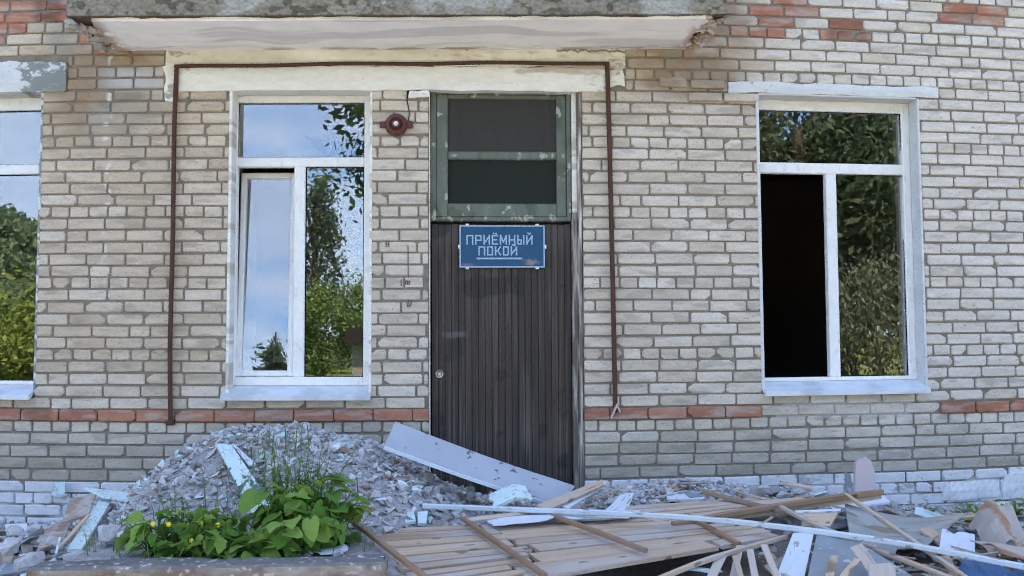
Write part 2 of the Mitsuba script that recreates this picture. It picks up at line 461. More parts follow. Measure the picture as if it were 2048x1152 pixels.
def f_dirt(p, n, uv):
    g = fbm(p.x * 6, p.y * 6, p.z * 6, 4)
    h = fbm(p.x * 60, p.y * 60, p.z * 60, 3)
    c = mix((0.28, 0.265, 0.265), (0.40, 0.39, 0.40), g)
    c = mix(c, (0.11, 0.085, 0.06), smoothstep(0.4, 1.0, p.x) * smoothstep(-0.7, -1.3, p.y) * 0.75)  # darker brown below the fallen panels and wreckage
    return c * (0.55 + 0.9 * h)


def f_ground(p, n, uv):
    g = fbm(p.x * 0.5, p.y * 0.5, 0, 4)
    h = fbm(p.x * 14, p.y * 14, 0, 3)
    c = mix((0.10, 0.145, 0.040), (0.15, 0.17, 0.065), g)
    near = smoothstep(-10.5, -8.5, p.y + 3.0 * (g - 0.5))
    c = mix(c, (0.33, 0.315, 0.29), near)  # pale yard out of view, bounces sunlight onto the front and canopy underside
    return c * (0.6 + 0.8 * h)


def f_leaf(lo, hi):
    def fn(p, n, uv):
        return mix(lo, hi, uv.x)
    return fn


def leafmat(lo, hi):
    return {'type': 'principledthin', 'base_color': mikit.proc(f_leaf(lo, hi)), 'roughness': 0.45, 'diff_trans': 0.7, 'spec_trans': 0.0, 'eta': 1.4}


def f_bark(p, n, uv):
    return mix((0.06, 0.048, 0.036), (0.15, 0.125, 0.10), fbm(p.x * 14, p.y * 14, p.z * 4, 4))


def f_rust(p, n, uv):
    return mix((0.060, 0.034, 0.028), (0.125, 0.070, 0.052), fbm(p.x * 30, p.y * 30, p.z * 12, 4))


def f_sign(p, n, uv):
    g = fbm(p.x * 14, 0, p.z * 14, 4)
    c = mix((0.011, 0.064, 0.140), (0.019, 0.083, 0.170), g)
    r = smoothstep(0.055, 0.0, dr.sqrt(dr.square((p.x - 0.500) * 0.8) + dr.square((p.z - 1.766) * 1.9)) + 0.03 * (noise(p.x * 60, 0, p.z * 60) - 0.5))
    c = mix(c, (0.28, 0.23, 0.19), r * 0.9)
    s = smoothstep(0.05, 0.01, dr.sqrt(dr.square((p.x - 0.065) * 0.7) + dr.square((p.z - 1.748) * 3.0)))
    return mix(c, (0.20, 0.12, 0.20), s * 0.8)


def f_bell(p, n, uv):
    return mix((0.075, 0.022, 0.020), (0.125, 0.042, 0.038), fbm(p.x * 50, p.y * 50, p.z * 50, 3))


def f_pvc(p, n, uv):
    g = fbm(p.x * 5, 0, p.z * 5, 3)
    h = smoothstep(0.60, 0.75, fbm(p.x * 40, p.y * 40, p.z * 14, 3))
    return mix(mix((0.80, 0.80, 0.79), (0.72, 0.72, 0.70), g), (0.50, 0.47, 0.40), h * 0.35)


def f_sill(p, n, uv):
    g = fbm(p.x * 7, p.y * 7, p.z * 7, 4)
    return mix((0.60, 0.63, 0.68), (0.45, 0.48, 0.52), smoothstep(0.4, 0.75, g))


def f_tarp(p, n, uv):
    return mix((0.012, 0.065, 0.17), (0.03, 0.12, 0.27), fbm(p.x * 12, p.y * 12, p.z * 12, 3))


def f_paper(p, n, uv):
    return mix((0.62, 0.65, 0.76), (0.74, 0.76, 0.82), fbm(uv.x * 30, uv.y * 30, 2, 3))


def f_ply(p, n, uv):
    g = fbm(uv.x * 9, uv.y * 9, 2, 4)
    c = mix((0.22, 0.24, 0.26), (0.33, 0.36, 0.39), g)
    return mix(c, (0.48, 0.52, 0.57), smoothstep(0.66, 0.74, fbm(uv.x * 30, uv.y * 30, 6, 3)))


scene.update(
    m_brick=diffuse(f_brick), m_red=diffuse(f_red), m_white_brick=diffuse(f_white_brick), m_mortar=diffuse(f_mortar), m_cream=diffuse(f_cream), m_soffit=diffuse(f_soffit),
    m_concrete=diffuse(f_concrete), m_kerb=diffuse(f_kerb), m_lintel=diffuse(f_lintel), m_wood=diffuse(f_wood), m_batten=diffuse(f_batten), m_hardboard=diffuse(f_hardboard), m_dark_wood=gloss(f_dark_wood, 0.55, 0.35), m_jamb=diffuse(f_jamb),
    m_green=gloss(f_green, 0.45, 0.4), m_mint=diffuse(f_mint), m_peel=diffuse(f_mint_peel), m_white=diffuse(f_white_paint), m_grey_sheet=gloss(f_grey_sheet, 0.5, 0.4), m_lino=diffuse(f_lino),
    m_pink=diffuse(f_pink_board), m_rubble=diffuse(f_rubble), m_dirt=diffuse(f_dirt), m_ground=diffuse(f_ground), m_bark=diffuse(f_bark), m_rust=diffuse(f_rust), m_sign=gloss(f_sign, 0.35, 0.4),
    m_sign_paint=diffuse((0.33, 0.45, 0.60)), m_bell=gloss(f_bell, 0.4, 0.4), m_pvc=gloss(f_pvc, 0.3, 0.4), m_sill=gloss(f_sill, 0.4, 0.5), m_tarp=gloss(f_tarp, 0.4, 0.5), m_paper=diffuse(f_paper),
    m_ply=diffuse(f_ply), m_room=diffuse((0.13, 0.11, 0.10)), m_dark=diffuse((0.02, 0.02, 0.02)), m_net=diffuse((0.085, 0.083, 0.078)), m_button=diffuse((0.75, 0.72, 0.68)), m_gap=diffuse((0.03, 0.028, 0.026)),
    m_pale_pink=diffuse((0.52, 0.43, 0.43)), m_yellow=diffuse((0.75, 0.62, 0.04)), m_metal=gloss((0.42, 0.40, 0.38), 0.35, 0.5, 0.8), m_letter=diffuse((0.13, 0.11, 0.10)), m_stone=diffuse((0.36, 0.34, 0.32)),
    m_glass={'type': 'thindielectric', 'int_ior': 2.15}, m_old_glass={'type': 'blendbsdf', 'weight': 0.45, 'a': {'type': 'thindielectric', 'int_ior': 1.45}, 'b': {'type': 'twosided', 'b': {'type': 'diffuse', 'reflectance': {'type': 'rgb', 'value': [0.06, 0.07, 0.06]}}}},
    m_weed=leafmat((0.095, 0.215, 0.038), (0.29, 0.42, 0.105)), m_blade=leafmat((0.10, 0.17, 0.05), (0.22, 0.30, 0.10)),
    m_leaf_dark=leafmat((0.030, 0.064, 0.026), (0.070, 0.120, 0.046)), m_leaf_mid=leafmat((0.080, 0.125, 0.070), (0.15, 0.20, 0.11)), m_leaf_light=leafmat((0.12, 0.195, 0.065), (0.23, 0.32, 0.115)), m_leaf_grey=leafmat((0.10, 0.135, 0.085), (0.25, 0.29, 0.19)),
    m_forest=leafmat((0.14, 0.205, 0.12), (0.21, 0.28, 0.16)),
    m_leaf_bright=leafmat((0.16, 0.24, 0.055), (0.30, 0.38, 0.11)),
    m_needle=leafmat((0.085, 0.130, 0.088), (0.15, 0.20, 0.13)),
)

# ------------------------------------------------------------------ the building: masonry core with its openings
B = 'brick_building'
tag(B, 'old light brick building with a dark plank door, white plastic windows and a concrete canopy', 'building')
LW, CW, DO, RW = (-4.08, -2.872), (-1.548, -0.593), (-0.19, 0.85), (2.10, 3.307)
OPEN = [(LW[0], LW[1], 0.84, 2.945), (CW[0], CW[1], 0.84, 2.94), (DO[0], DO[1], -0.3, 2.965), (RW[0], RW[1], 0.84, 2.95)]


def core():
    xs = sorted(set([-9.0, 10.0] + [v for o in OPEN for v in o[:2]] + list(np.round(np.arange(-6.9, 7.9, 0.45) + 0.013, 3))))
    zs = sorted(set([-0.3, 7.4] + [v for o in OPEN for v in o[2:]] + list(np.round(np.arange(0.11, 5.2, 0.45) + 0.017, 3))))
    solid = np.array([[not any(o[0] <= (xs[i] + xs[i + 1]) / 2 <= o[1] and o[2] <= (zs[j] + zs[j + 1]) / 2 <= o[3] for o in OPEN) for j in range(len(zs) - 1)] for i in range(len(xs) - 1)])
    v, f = [], []

    def quad(*q):
        f.append(list(range(len(v), len(v) + 4))); v.extend(q)
    y0, y1 = 0.010, 0.40
    for i in range(len(xs) - 1):
        for j in range(len(zs) - 1):
            if not solid[i, j]:
                continue
            a, b, c, d = xs[i], xs[i + 1], zs[j], zs[j + 1]
            quad((a, y0, c), (b, y0, c), (b, y0, d), (a, y0, d))
            quad((b, y1, c), (a, y1, c), (a, y1, d), (b, y1, d))
            if i == 0 or not solid[i - 1, j]: quad((a, y1, c), (a, y0, c), (a, y0, d), (a, y1, d))
            if i == len(xs) - 2 or not solid[i + 1, j]: quad((b, y0, c), (b, y1, c), (b, y1, d), (b, y0, d))
            if j == 0 or not solid[i, j - 1]: quad((a, y1, c), (b, y1, c), (b, y0, c), (a, y0, c))
            if j == len(zs) - 2 or not solid[i, j + 1]: quad((a, y0, d), (b, y0, d), (b, y1, d), (a, y1, d))
    return warp(v), tri(f)


WALL = put('wall', core(), 'm_mortar', parent=B)


# ------------------------------------------------------------------ bricks, laid course by course
def one_brick(x0, x1, z0, z1, tint, kind, rng, proud=0.0):
    """A brick with clipped corners and a worn arris: an eight-sided face, a bevel ring and the sides down to the bed."""
    worn = rng.random() ** 2.2
    y = -proud + 0.0025 * (rng.random() - 0.5)
    c = np.minimum(0.003 + 0.014 * worn * rng.random(4) + 0.010 * rng.random(4) ** 4, (z1 - z0) * 0.42)
    if worn > 0.72:
        c[rng.integers(4)] = (z1 - z0) * (0.3 + 0.2 * rng.random())
    cx = np.minimum(c * (1.0 + 0.8 * rng.random(4)), (x1 - x0) * 0.4)
    q = rng.random(4) * 0.004 - 0.002
    X = np.array([x0 + cx[0], x1 - cx[1], x1, x1, x1 - cx[2], x0 + cx[3], x0, x0]) + np.array([0, 0, q[1], q[1], 0, 0, q[0], q[0]])
    Z = np.array([z0, z0, z0 + c[1], z1 - c[2], z1, z1, z1 - c[3], z0 + c[0]]) + np.array([q[2], q[3], 0, 0, q[3], q[2], 0, 0])
    b = 0.0032 + 0.005 * worn
    mx, mz = (x0 + x1) / 2, (z0 + z1) / 2
    fx, fz = mx + (X - mx) * (1 - 2 * b / (x1 - x0)), mz + (Z - mz) * (1 - 2 * b / (z1 - z0))
    front = np.stack([fx, y + (rng.random(8) - 0.5) * 0.0015, fz], 1)
    ring = np.stack([X, np.full(8, y + 0.005 + 0.003 * worn), Z], 1)
    back = np.stack([X, np.full(8, 0.02), Z], 1)
    v = np.vstack([front, ring, back])
    f = [[0, k, k + 1] for k in range(1, 7)]
    for k in range(8):
        n = (k + 1) % 8
        f += [[8 + k, 8 + n, n], [8 + k, n, k], [16 + k, 16 + n, 8 + n], [16 + k, 8 + n, 8 + k]]
    return warp(v), np.array(f), np.tile([[tint, kind]], (24, 1))


CUTS = [(LW[0], LW[1], 0.83, 2.945), (-4.25, -2.70, 2.94, 3.16), (CW[0], CW[1], 0.835, 2.95), (-1.93, 1.045, 2.937, 3.26), (-2.015, -1.925, 2.86, 3.26), (1.04, 1.16, 2.99, 3.26),
        (DO[0] - 0.004, DO[1], -1, 2.96), (RW[0], RW[1], 0.83, 2.955), (1.89, 3.48, 2.955, 3.043), (-0.345, -0.19, 2.88, 2.95), (-2.33, 1.66, 3.255, 3.60)]
RED = [(-3.5, -2.60, 3.45, 3.61), (-3.5, -2.95, 3.37, 3.45), (-3.6, -3.20, 3.28, 3.36), (2.24, 2.54, 3.61, 3.69), (2.14, 2.66, 3.53, 3.61), (2.00, 2.36, 3.45, 3.53), (2.56, 2.87, 3.45, 3.53), (1.96, 2.26, 3.37, 3.45),
       (2.62, 2.95, 3.37, 3.45), (3.48, 4.05, 3.61, 3.69), (3.60, 3.97, 3.53, 3.61), (-2.60, -2.30, 3.2, 3.36)]
courses = []                                                            # (centre, height, 'h' headers / 's' stretchers / 'r' red band)
PITCH = 0.08075
for j in range(-8, 31):
    courses.append((0.652 + PITCH * j, PITCH, 'r' if j == 1 else 'h' if j % 6 == 0 else 's'))
z, k = courses[-1][0], 0
while z < 4.25:
    z += 0.082; k += 1
    courses.append((z, 0.082, 'h' if k % 4 == 0 else 's'))
bricks, reds, whites = [], [], []
rng = np.random.default_rng(3)
for ci, (zc, ph, kind) in enumerate(courses):
    z0, z1 = zc - ph / 2 + 0.0055, zc + ph / 2 - 0.0065
    free = [(-6.2, 6.2)]
    for c in CUTS:
        if c[2] < zc < c[3]:
            free = [(a, b) for s in free for a, b in ((s[0], min(s[1], c[0])), (max(s[0], c[1]), s[1])) if b - a > 0.02]
    pitch = 0.1325 if kind == 'h' else 0.265
    off = {'h': 0.03, 's': (0.0, 0.1325)[ci % 2], 'r': 0.06}[kind] + 0.02 * rng.random()
    x = -6.5 + off
    while x < 6.3:
        w = pitch * (1 + 0.05 * (rng.random() - 0.5))
        if kind == 's' and rng.random() < 0.03:
            w *= 0.55
        a0, b0 = x, x + w - (0.0125 if kind != 'r' else 0.006)
        tint, tone = rng.random(), rng.random()
        for s in free:
            a, b = max(a0, s[0] + (0.004 if s[0] > -6.2 else 0)), min(b0, s[1] - (0.004 if s[1] < 6.2 else 0))
            if b - a < 0.025:
                continue
            xm = (a + b) / 2
            isred = any(q[0] < xm < q[1] and q[2] < zc < q[3] for q in RED) or (kind == 'r' and not 2.13 < xm < 3.30)
            dz = 0.003 * math.sin(xm * 2.3 + ci) + 0.002 * (rng.random() - 0.5)
            if zc < 0.29:
                whites.append((xm, zc, (b - a) * ph, one_brick(a, b, z0 + dz, z1 + dz, tint, tone, rng, 0.004)))
            elif isred:
                reds.append((xm, zc, (b - a) * ph, one_brick(a, b, z0 + dz - 0.004 * (kind == 'r'), z1 + dz + 0.004 * (kind == 'r'), tint, tone, rng, 0.016 if kind == 'r' else 0.0)))
            else:
                tn = tint if kind != 'r' else 0.75 + 0.25 * tint
                bricks.append((xm, zc, (b - a) * ph, one_brick(a, b, z0 + dz, z1 + dz, tn, tone, rng)))
        x += w


def lay(name, stuff_name, items, m, most):
    """The bricks that show largest are pieces of their own, the rest one piece."""
    seen = lambda q: -3.2 < q[0] < 4.25 and 0.0 < q[1] < 3.75 and q[2] > 0.0055 and not (-2.0 < q[0] < 0.0 and q[1] < 0.45)
    show = sorted([q for q in items if seen(q)], key=lambda q: -round(q[2], 3) + 0.004 * math.hypot(q[0] - 0.4, q[1] - 1.7) * 0.25)[:most]
    ids = {id(q) for q in show}
    for q in sorted(show, key=lambda q: (-q[1], q[0])):
        put(name, q[3][:2], m, uv=q[3][2], parent=WALL)
    rest = [q[3] for q in items if id(q) not in ids]
    if rest:
        v, f, u = cat(rest)
        k = put(stuff_name, (v, f), m, uv=u, parent=WALL)
        tag(k, kind='stuff')


lay('brick', 'remaining_bricks', bricks, 'm_brick', 300)
lay('red_brick', 'remaining_red_bricks', reds, 'm_red', 80)
lay('painted_brick', 'remaining_painted_bricks', whites, 'm_white_brick', 70)
tag(WALL + '__red_brick', 'red brick of the thin band and of the patches near the top'); tag(WALL + '__painted_brick', 'whitewashed brick at the foot of the wall')


# ------------------------------------------------------------------ plaster, lintels, canopy
def wall_slab(x0, x1, z0, z1, y0, y1, m, name, seed, rag=0.02, holes=(), step=0.045, amp=0.004):
    """A plaster skin on the wall between y0 (front) and y1, with ragged outer edges."""
    nx, nz = max(2, int((x1 - x0) / step)), max(2, int((z1 - z0) / step))
    U, V = np.meshgrid(np.linspace(0, 1, nx + 1), np.linspace(0, 1, nz + 1), indexing='ij')
    X, Z = x0 + U * (x1 - x0), z0 + V * (z1 - z0)
    nn = lambda a, s: meshkit.fbm(np.stack([X * 9 + seed, Z * 9, 0 * X + s], -1), 3, s) - 0.5
    ex = np.clip(1 - np.minimum(U, 1 - U) * nx, 0, 1) * rag
    ez = np.clip(1 - np.minimum(V, 1 - V) * nz, 0, 1) * rag
    X, Z = X + ex * nn(X, 1) * 2, Z + ez * nn(X, 2) * 2
    edge = np.maximum(np.clip(1 - np.minimum(U, 1 - U) * nx, 0, 1), np.clip(1 - np.minimum(V, 1 - V) * nz, 0, 1))
    Y = y0 + amp * nn(X, 3) + edge * min(0.006, (y1 - y0) * 0.4)
    P = np.stack([X, Y, Z], -1).reshape(-1, 3)
    Q = P.copy(); Q[:, 1] = y1
    b = nz + 1
    f = []
    i = lambda u, w: u * b + w
    m0 = len(P)
    for u in range(nx):
        for w in range(nz):
            f.append([i(u, w), i(u + 1, w), i(u + 1, w + 1), i(u, w + 1)])
    for u in range(nx):
        f.append([i(u + 1, 0), i(u, 0), i(u, 0) + m0, i(u + 1, 0) + m0]); f.append([i(u, nz), i(u + 1, nz), i(u + 1, nz) + m0, i(u, nz) + m0])
    for w in range(nz):
        f.append([i(0, w), i(0, w + 1), i(0, w + 1) + m0, i(0, w) + m0]); f.append([i(nx, w + 1), i(nx, w), i(nx, w) + m0, i(nx, w + 1) + m0])
    return put(name, (warp(np.vstack([P, Q])), tri(f)), m, parent=B)


k = wall_slab(-1.925, 1.045, 2.937, 3.105, -0.020, 0.12, 'm_cream', 'lintel', 1, 0.012); tag(k, 'cream plastered beam over the door and the window beside it')
k = wall_slab(-2.012, 1.160, 3.108, 3.262, -0.012, 0.02, 'm_cream', 'plaster_patch', 2, 0.02); tag(k, 'cream plaster strip under the canopy')
wall_slab(-2.012, -1.930, 2.855, 3.104, -0.008, 0.02, 'm_cream', 'plaster_patch', 3, 0.035, step=0.02)
wall_slab(1.048, 1.158, 2.985, 3.104, -0.008, 0.02, 'm_cream', 'plaster_patch', 4, 0.035, step=0.02)
k = wall_slab(-4.25, -2.70, 2.945, 3.155, -0.022, 0.12, 'm_lintel', 'lintel', 5, 0.018); tag(k, 'whitewashed lintel with dark mould over the left window')
k = wall_slab(1.895, 3.475, 2.957, 3.036, -0.006, 0.12, 'm_lintel', 'lintel', 6, 0.014); tag(k, 'whitewashed lintel over the right window')
k = wall_slab(-0.335, -0.195, 2.885, 2.934, -0.016, 0.02, 'm_cream', 'plaster_patch', 7, 0.03, step=0.018)
k = wall_slab(2.2, 3.2, 0.675, 0.80, 0.004, 0.02, 'm_stone', 'mortar_patch', 8, 0.03)
for (a, b, c, d, s) in ((3.42, 3.86, 0.075, 0.20, 21), (3.90, 4.9, 0.065, 0.245, 22)):
    k = wall_slab(a, b, c, d, -0.022, 0.02, 'm_white_brick', 'whitewashed_render', s, 0.03, step=0.05, amp=0.03); tag(k, 'cracked whitewashed render at the foot of the wall')


def quadbox(b, t):
    """A block from four lower and four upper corners."""
    v = np.array(list(b) + list(t), float)
    return v, tri([[3, 2, 1, 0], [4, 5, 6, 7], [0, 1, 5, 4], [1, 2, 6, 5], [2, 3, 7, 6], [3, 0, 4, 7]])


def canopy():
    v, f = quadbox([(-2.365, -0.60, 3.206), (1.690, -0.60, 3.279), (1.640, 0.03, 3.262), (-2.345, 0.03, 3.203)], [(-2.365, -0.60, 3.56), (1.690, -0.60, 3.63), (1.640, 0.03, 3.62), (-2.345, 0.03, 3.555)])
    m = trimesh.Trimesh(v, f)
    m = m.subdivide_to_size(0.09)
    nrm = m.vertex_normals
    d = meshkit.fbm(m.vertices * 7, 3, 3) - 0.5
    e = meshkit.fbm(m.vertices * 23, 2, 5) - 0.5
    m.vertices = m.vertices + nrm * (0.020 * d + 0.014 * e)[:, None]
    cut = trimesh.creation.icosphere(2, 0.075)
    cut.vertices = cut.vertices * [1.25, 0.9, 0.75] * (0.75 + 0.5 * meshkit.noise(cut.vertices * 22 + 4))[:, None] + [0.695, -0.60, 3.352]
    try:
        return trimesh.boolean.difference([m, cut], engine='manifold')
    except Exception:
        return m


CAN = put('canopy', canopy(), 'm_concrete', parent=B)
tag(CAN, 'grey weathered concrete canopy slab with a whitewashed underside')
P = np.zeros((41, 13, 3))
for i in range(41):
    for j in range(13):
        u, w = i / 40, j / 12
        a, b, c, d = (np.array(q) for q in ((-2.245, -0.565, 3.187), (1.608, -0.565, 3.258), (1.580, 0.005, 3.236), (-2.285, 0.005, 3.178)))
        q = a * (1 - u) * (1 - w) + b * u * (1 - w) + c * u * w + d * (1 - u) * w
        e = max(0, 1 - min(u, 1 - u) * 40)
        q[0] += e * 0.05 * (meshkit.noise([[q[1] * 22, i * 1.0, 0]])[0] - 0.5) * 2
        q[2] += 0.012 * (meshkit.fbm(np.array([[q[0] * 2.2, q[1] * 3, 1.0]]), 3, 2)[0] - 0.5)
        P[i, j] = q
v, f, u = grid_solid(P, -0.04, np.zeros((41, 13, 2)))
k = put('soffit', (v, f), 'm_soffit', parent=CAN); tag(k, 'whitewashed plaster under the canopy')
for s, (xa, xb) in enumerate(((-2.36, -2.275), (1.60, 1.665))):         # crumbling raw edges at the canopy's ends
    items = []
    for q in range(26):
        y = -0.56 + 0.55 * q / 25
        items.append(rock((xa + (xb - xa) * R.random(), y, 3.20 + 0.018 * (xa + 0.3) + 0.03 * R.random()), 0.018 + 0.03 * R.random(), 900 + s * 60 + q))
    v, f, u = cat(items)
    k = put('broken_edge', (v, f), 'm_hardboard' if s else 'm_stone', uv=u, parent=CAN); tag(k, kind='stuff')
# the brick ledge courses right of the beam are proud: three loose facing bricks
for (x0, x1, z0, z1, t, pr) in ((1.62, 1.86, 2.975, 3.035, 0.1, 0.03), (1.60, 1.84, 2.888, 2.945, 0.6, 0.025), (1.855, 2.095, 2.888, 2.945, 0.3, 0.03), (1.40, 1.60, 2.985, 3.055, 0.02, 0.012)):
    b = one_brick(x0, x1, z0, z1, t, 0.2, rng, pr)
    put('brick', b[:2], 'm_brick', uv=b[2], parent=WALL)
# black block as hole shade at the beam's broken end, left of the door
put('hole', (warp(bev(-0.347, -0.325, -0.004, 0.02, 2.885, 2.942, 0.002)[0]), bev(-0.347, -0.325, -0.004, 0.02, 2.885, 2.942, 0.002)[1]), 'm_dark', parent=B)


# ------------------------------------------------------------------ windows
def wpart(name, box, m, parent, b=0.005):
    v, f, _ = bev(*box, b)
    return put(name, (warp(v), f), m, parent=parent)


def frame_bars(x0, x1, z0, z1, l, r, bt, tp, y0, y1, b=0.006):
    return [bev(x0, x0 + l, y0, y1, z0, z1, b), bev(x1 - r, x1, y0, y1, z0, z1, b), bev(x0 + l - 0.001, x1 - r + 0.001, y0 + 0.0015, y1, z0, z0 + bt, b), bev(x0 + l - 0.001, x1 - r + 0.001, y0 + 0.0015, y1, z1 - tp, z1, b)]


def pane(x0, x1, z0, z1, y, m, parent, name='pane', shape=None):
    """A sheet of glass, a fraction of a millimetre out of true as float glass in a plastic frame is."""
    X, Z = np.meshgrid(np.linspace(x0, x1, 13), np.linspace(z0, z1, 17), indexing='ij')
    q = np.stack([X * 3.2 + y * 7 + z0 * 5, Z * 2.6, 0 * X], -1)
    v = np.stack([X, y + 0.0011 * (meshkit.fbm(q, 2, 3) - 0.5), Z], -1).reshape(-1, 3)
    f = np.array([[i * 17 + j, (i + 1) * 17 + j, (i + 1) * 17 + j + 1, i * 17 + j + 1] for i in range(12) for j in range(16)])
    return put(name, (warp(shape(v) if shape else v), tri(f)), m, smooth=True, parent=parent)


def window(x0, x1, mull, transom, zb, zt, gl, gr, gb, gt, sash, label, sill):
    """Plastic window: outer frame, transom bar, mullion, panes, and the left casement shut, tilted or missing from its place."""
    w = numbered(B + '__window')
    tag(w, label)
    y0, y1 = 0.13, 0.195
    bars = frame_bars(x0, x1, zb, zt, gl - x0, x1 - gr, gb - zb, zt - gt, y0, y1)
    bars.append(bev(gl - 0.001, gr + 0.001, y0 + 0.003, y1, transom[0], transom[1], 0.006))
    bars.append(bev(mull[0], mull[1], y0 + 0.0045, y1, gb - 0.001, transom[0] + 0.001, 0.006))
    v, f, _ = cat(bars)
    put('frame', (warp(v), f), 'm_pvc', parent=w)
    # dark rubber seal round the fixed panes
    pane(gl, gr, transom[1], gt, 0.163, 'm_glass', w)
    pane(mull[1], gr, gb, transom[0], 0.163, 'm_glass', w)
    seal = []
    for (a, b, c, d) in ((gl, gr, transom[1], gt), (mull[1], gr, gb, transom[0])):
        seal += frame_bars(a, b, c, d, 0.005, 0.005, 0.005, 0.005, 0.150, 0.1615, 0.001)
    v, f, _ = cat(seal)
    put('seal', (warp(v), f), 'm_dark', parent=w)
    if sash == 'tilted':
        sx0, sx1, sz0, sz1 = gl - 0.002, mull[0] - 0.006, gb + 0.004, transom[0] - 0.012
        v, f, _ = cat(frame_bars(sx0, sx1, sz0, sz1, 0.040, 0.038, 0.040, 0.040, 0.165, 0.225))
        g = np.array([(sx0 + 0.039, 0.19, sz0 + 0.039), (sx1 - 0.037, 0.19, sz0 + 0.039), (sx1 - 0.037, 0.19, sz1 - 0.039), (sx0 + 0.039, 0.19, sz1 - 0.039)])
        a = math.radians(SASH_TILT)

        def lean(v):
            v = np.array(v); dy, dz = v[:, 1] - 0.165, v[:, 2] - sz0
            v[:, 1], v[:, 2] = 0.165 + dy * math.cos(a) + dz * math.sin(a), sz0 + dz * math.cos(a) - dy * math.sin(a)
            return v
        k = put('sash', (warp(lean(v)), f), 'm_pvc', parent=w); tag(k, 'casement tilted inwards')
        pane(g[0][0], g[1][0], g[0][2], g[2][2], 0.19, 'm_glass', w, 'sash_pane', lean)
    if sash == 'open':                                                  # swung right back into the room
        wd = mull[0] - gl
        hx = gl - 0.01
        v, f, _ = cat(frame_bars(0, wd, gb, transom[0], 0.045, 0.045, 0.045, 0.045, 0, 0.06))
        a = math.radians(112)
        v = np.stack([hx + v[:, 0] * math.cos(a) - v[:, 1] * math.sin(a), 0.2 + v[:, 0] * math.sin(a) + v[:, 1] * math.cos(a), v[:, 2]], 1)
        k = put('sash', (warp(v), f), 'm_pvc', parent=w); tag(k, 'casement swung open into the dark room')
        g = np.array([(0.044, 0.03, gb + 0.044), (wd - 0.044, 0.03, gb + 0.044), (wd - 0.044, 0.03, transom[0] - 0.044), (0.044, 0.03, transom[0] - 0.044)])
        g = np.stack([hx + g[:, 0] * math.cos(a) - g[:, 1] * math.sin(a), 0.2 + g[:, 0] * math.sin(a) + g[:, 1] * math.cos(a), g[:, 2]], 1)
        put('sash_pane', (warp(g), np.array([[0, 1, 2], [0, 2, 3]])), 'm_glass', parent=w)
    if sash == 'shut':
        pane(gl, mull[0], gb, transom[0], 0.163, 'm_glass', w)
    # metal sill with a folded lip
    sx0, sx1 = sill
    prof = [(0.132, 0.925), (-0.055, 0.872), (-0.062, 0.868), (-0.062, 0.838), (-0.052, 0.836), (-0.050, 0.860), (0.132, 0.910)]
    n, vs = len(prof), []
    X = np.linspace(sx0, sx1, 5)
    for x in X:
        vs += [(x, y, z) for y, z in prof]
    f = [[q * n + (m + 1) % n, q * n + m, (q + 1) * n + m, (q + 1) * n + (m + 1) % n] for q in range(4) for m in range(n)]
    f = list(tri(f)) + [[0, m, m + 1] for m in range(1, n - 1)] + [[4 * n, 4 * n + m + 1, 4 * n + m] for m in range(1, n - 1)]
    k = put('sill', (warp(vs), np.array(f)), 'm_sill', parent=w); tag(k, 'pale blue-grey metal sill')
    # plastered reveals
    v, f, _ = cat([bev(x0 - 0.012, x0 + 0.011, -0.002, 0.1285, 0.87, zt, 0.004), bev(x1 - 0.006, x1 + 0.012, -0.002, 0.1285, 0.87, zt, 0.004), bev(x0 + 0.011, x1 - 0.006, 0.004, 0.1285, zt - 0.004, zt + 0.010, 0.003)])
    k = put('reveal', (warp(v), f), 'm_cream' if sash == 'tilted' else 'm_lintel', parent=w)
    return w


SASH_TILT = 4.4
window(LW[0], LW[1], (-3.53, -3.45), (2.395, 2.465), 0.924, 2.945, -4.02, -2.935, 0.955, 2.852, 'shut', 'white plastic window cut off by the left edge, reflecting a wooded hill', (-4.1, -2.880))
window(CW[0], CW[1], (-1.1316, -1.053), (2.4346, 2.502), 0.924, 2.94, -1.530, -0.649, 0.985, 2.887, 'tilted', 'white plastic window left of the door, its narrow casement tilted, reflecting blue sky', (-1.578, -0.583))
window(RW[0], RW[1], (2.642, 2.721), (2.413, 2.490), 0.924, 2.95, 2.145, 3.246, 0.954, 2.872, 'open', 'white plastic window right of the door with its left casement open on a dark room', (2.098, 3.303))

# ------------------------------------------------------------------ door, transom light, jamb
D = B + '__door'
tag(D, 'dark weathered plank door without a handle')
put('leaf_core', (warp(bev(-0.183, 0.784, 0.112, 0.15, 0.02, 2.04, 0.003)[0]), bev(-0.183, 0.784, 0.112, 0.15, 0.02, 2.04, 0.003)[1]), 'm_gap', parent=D)
xs = np.linspace(-0.180, 0.780, 22)
for i in range(21):
    g = np.random.default_rng(60 + i)
    v, f, _ = bev(xs[i] + 0.0011, xs[i + 1] - 0.0011, 0.095 + 0.002 * g.random(), 0.113, 0.03 + 0.01 * g.random(), 2.032 - 0.006 * g.random(), 0.0022)
    uvp = np.stack([np.full(len(v), 100.0 * (i + 3)), v[:, 2]], 1)
    put('plank', (warp(v), f), 'm_dark_wood', uv=uvp, parent=D)
v, f, _ = cat([lathe([(0.0, -0.010), (0.012, -0.010), (0.015, -0.006)], 18, c=(-0.126, 0.094, 1.004)), lathe([(0.017, -0.004), (0.026, -0.007), (0.030, -0.002), (0.030, 0.004)], 22, c=(-0.126, 0.094, 1.004))])
k = put('keyhole', (warp(v), f), 'm_metal', parent=D); tag(k, 'round metal lock rose')

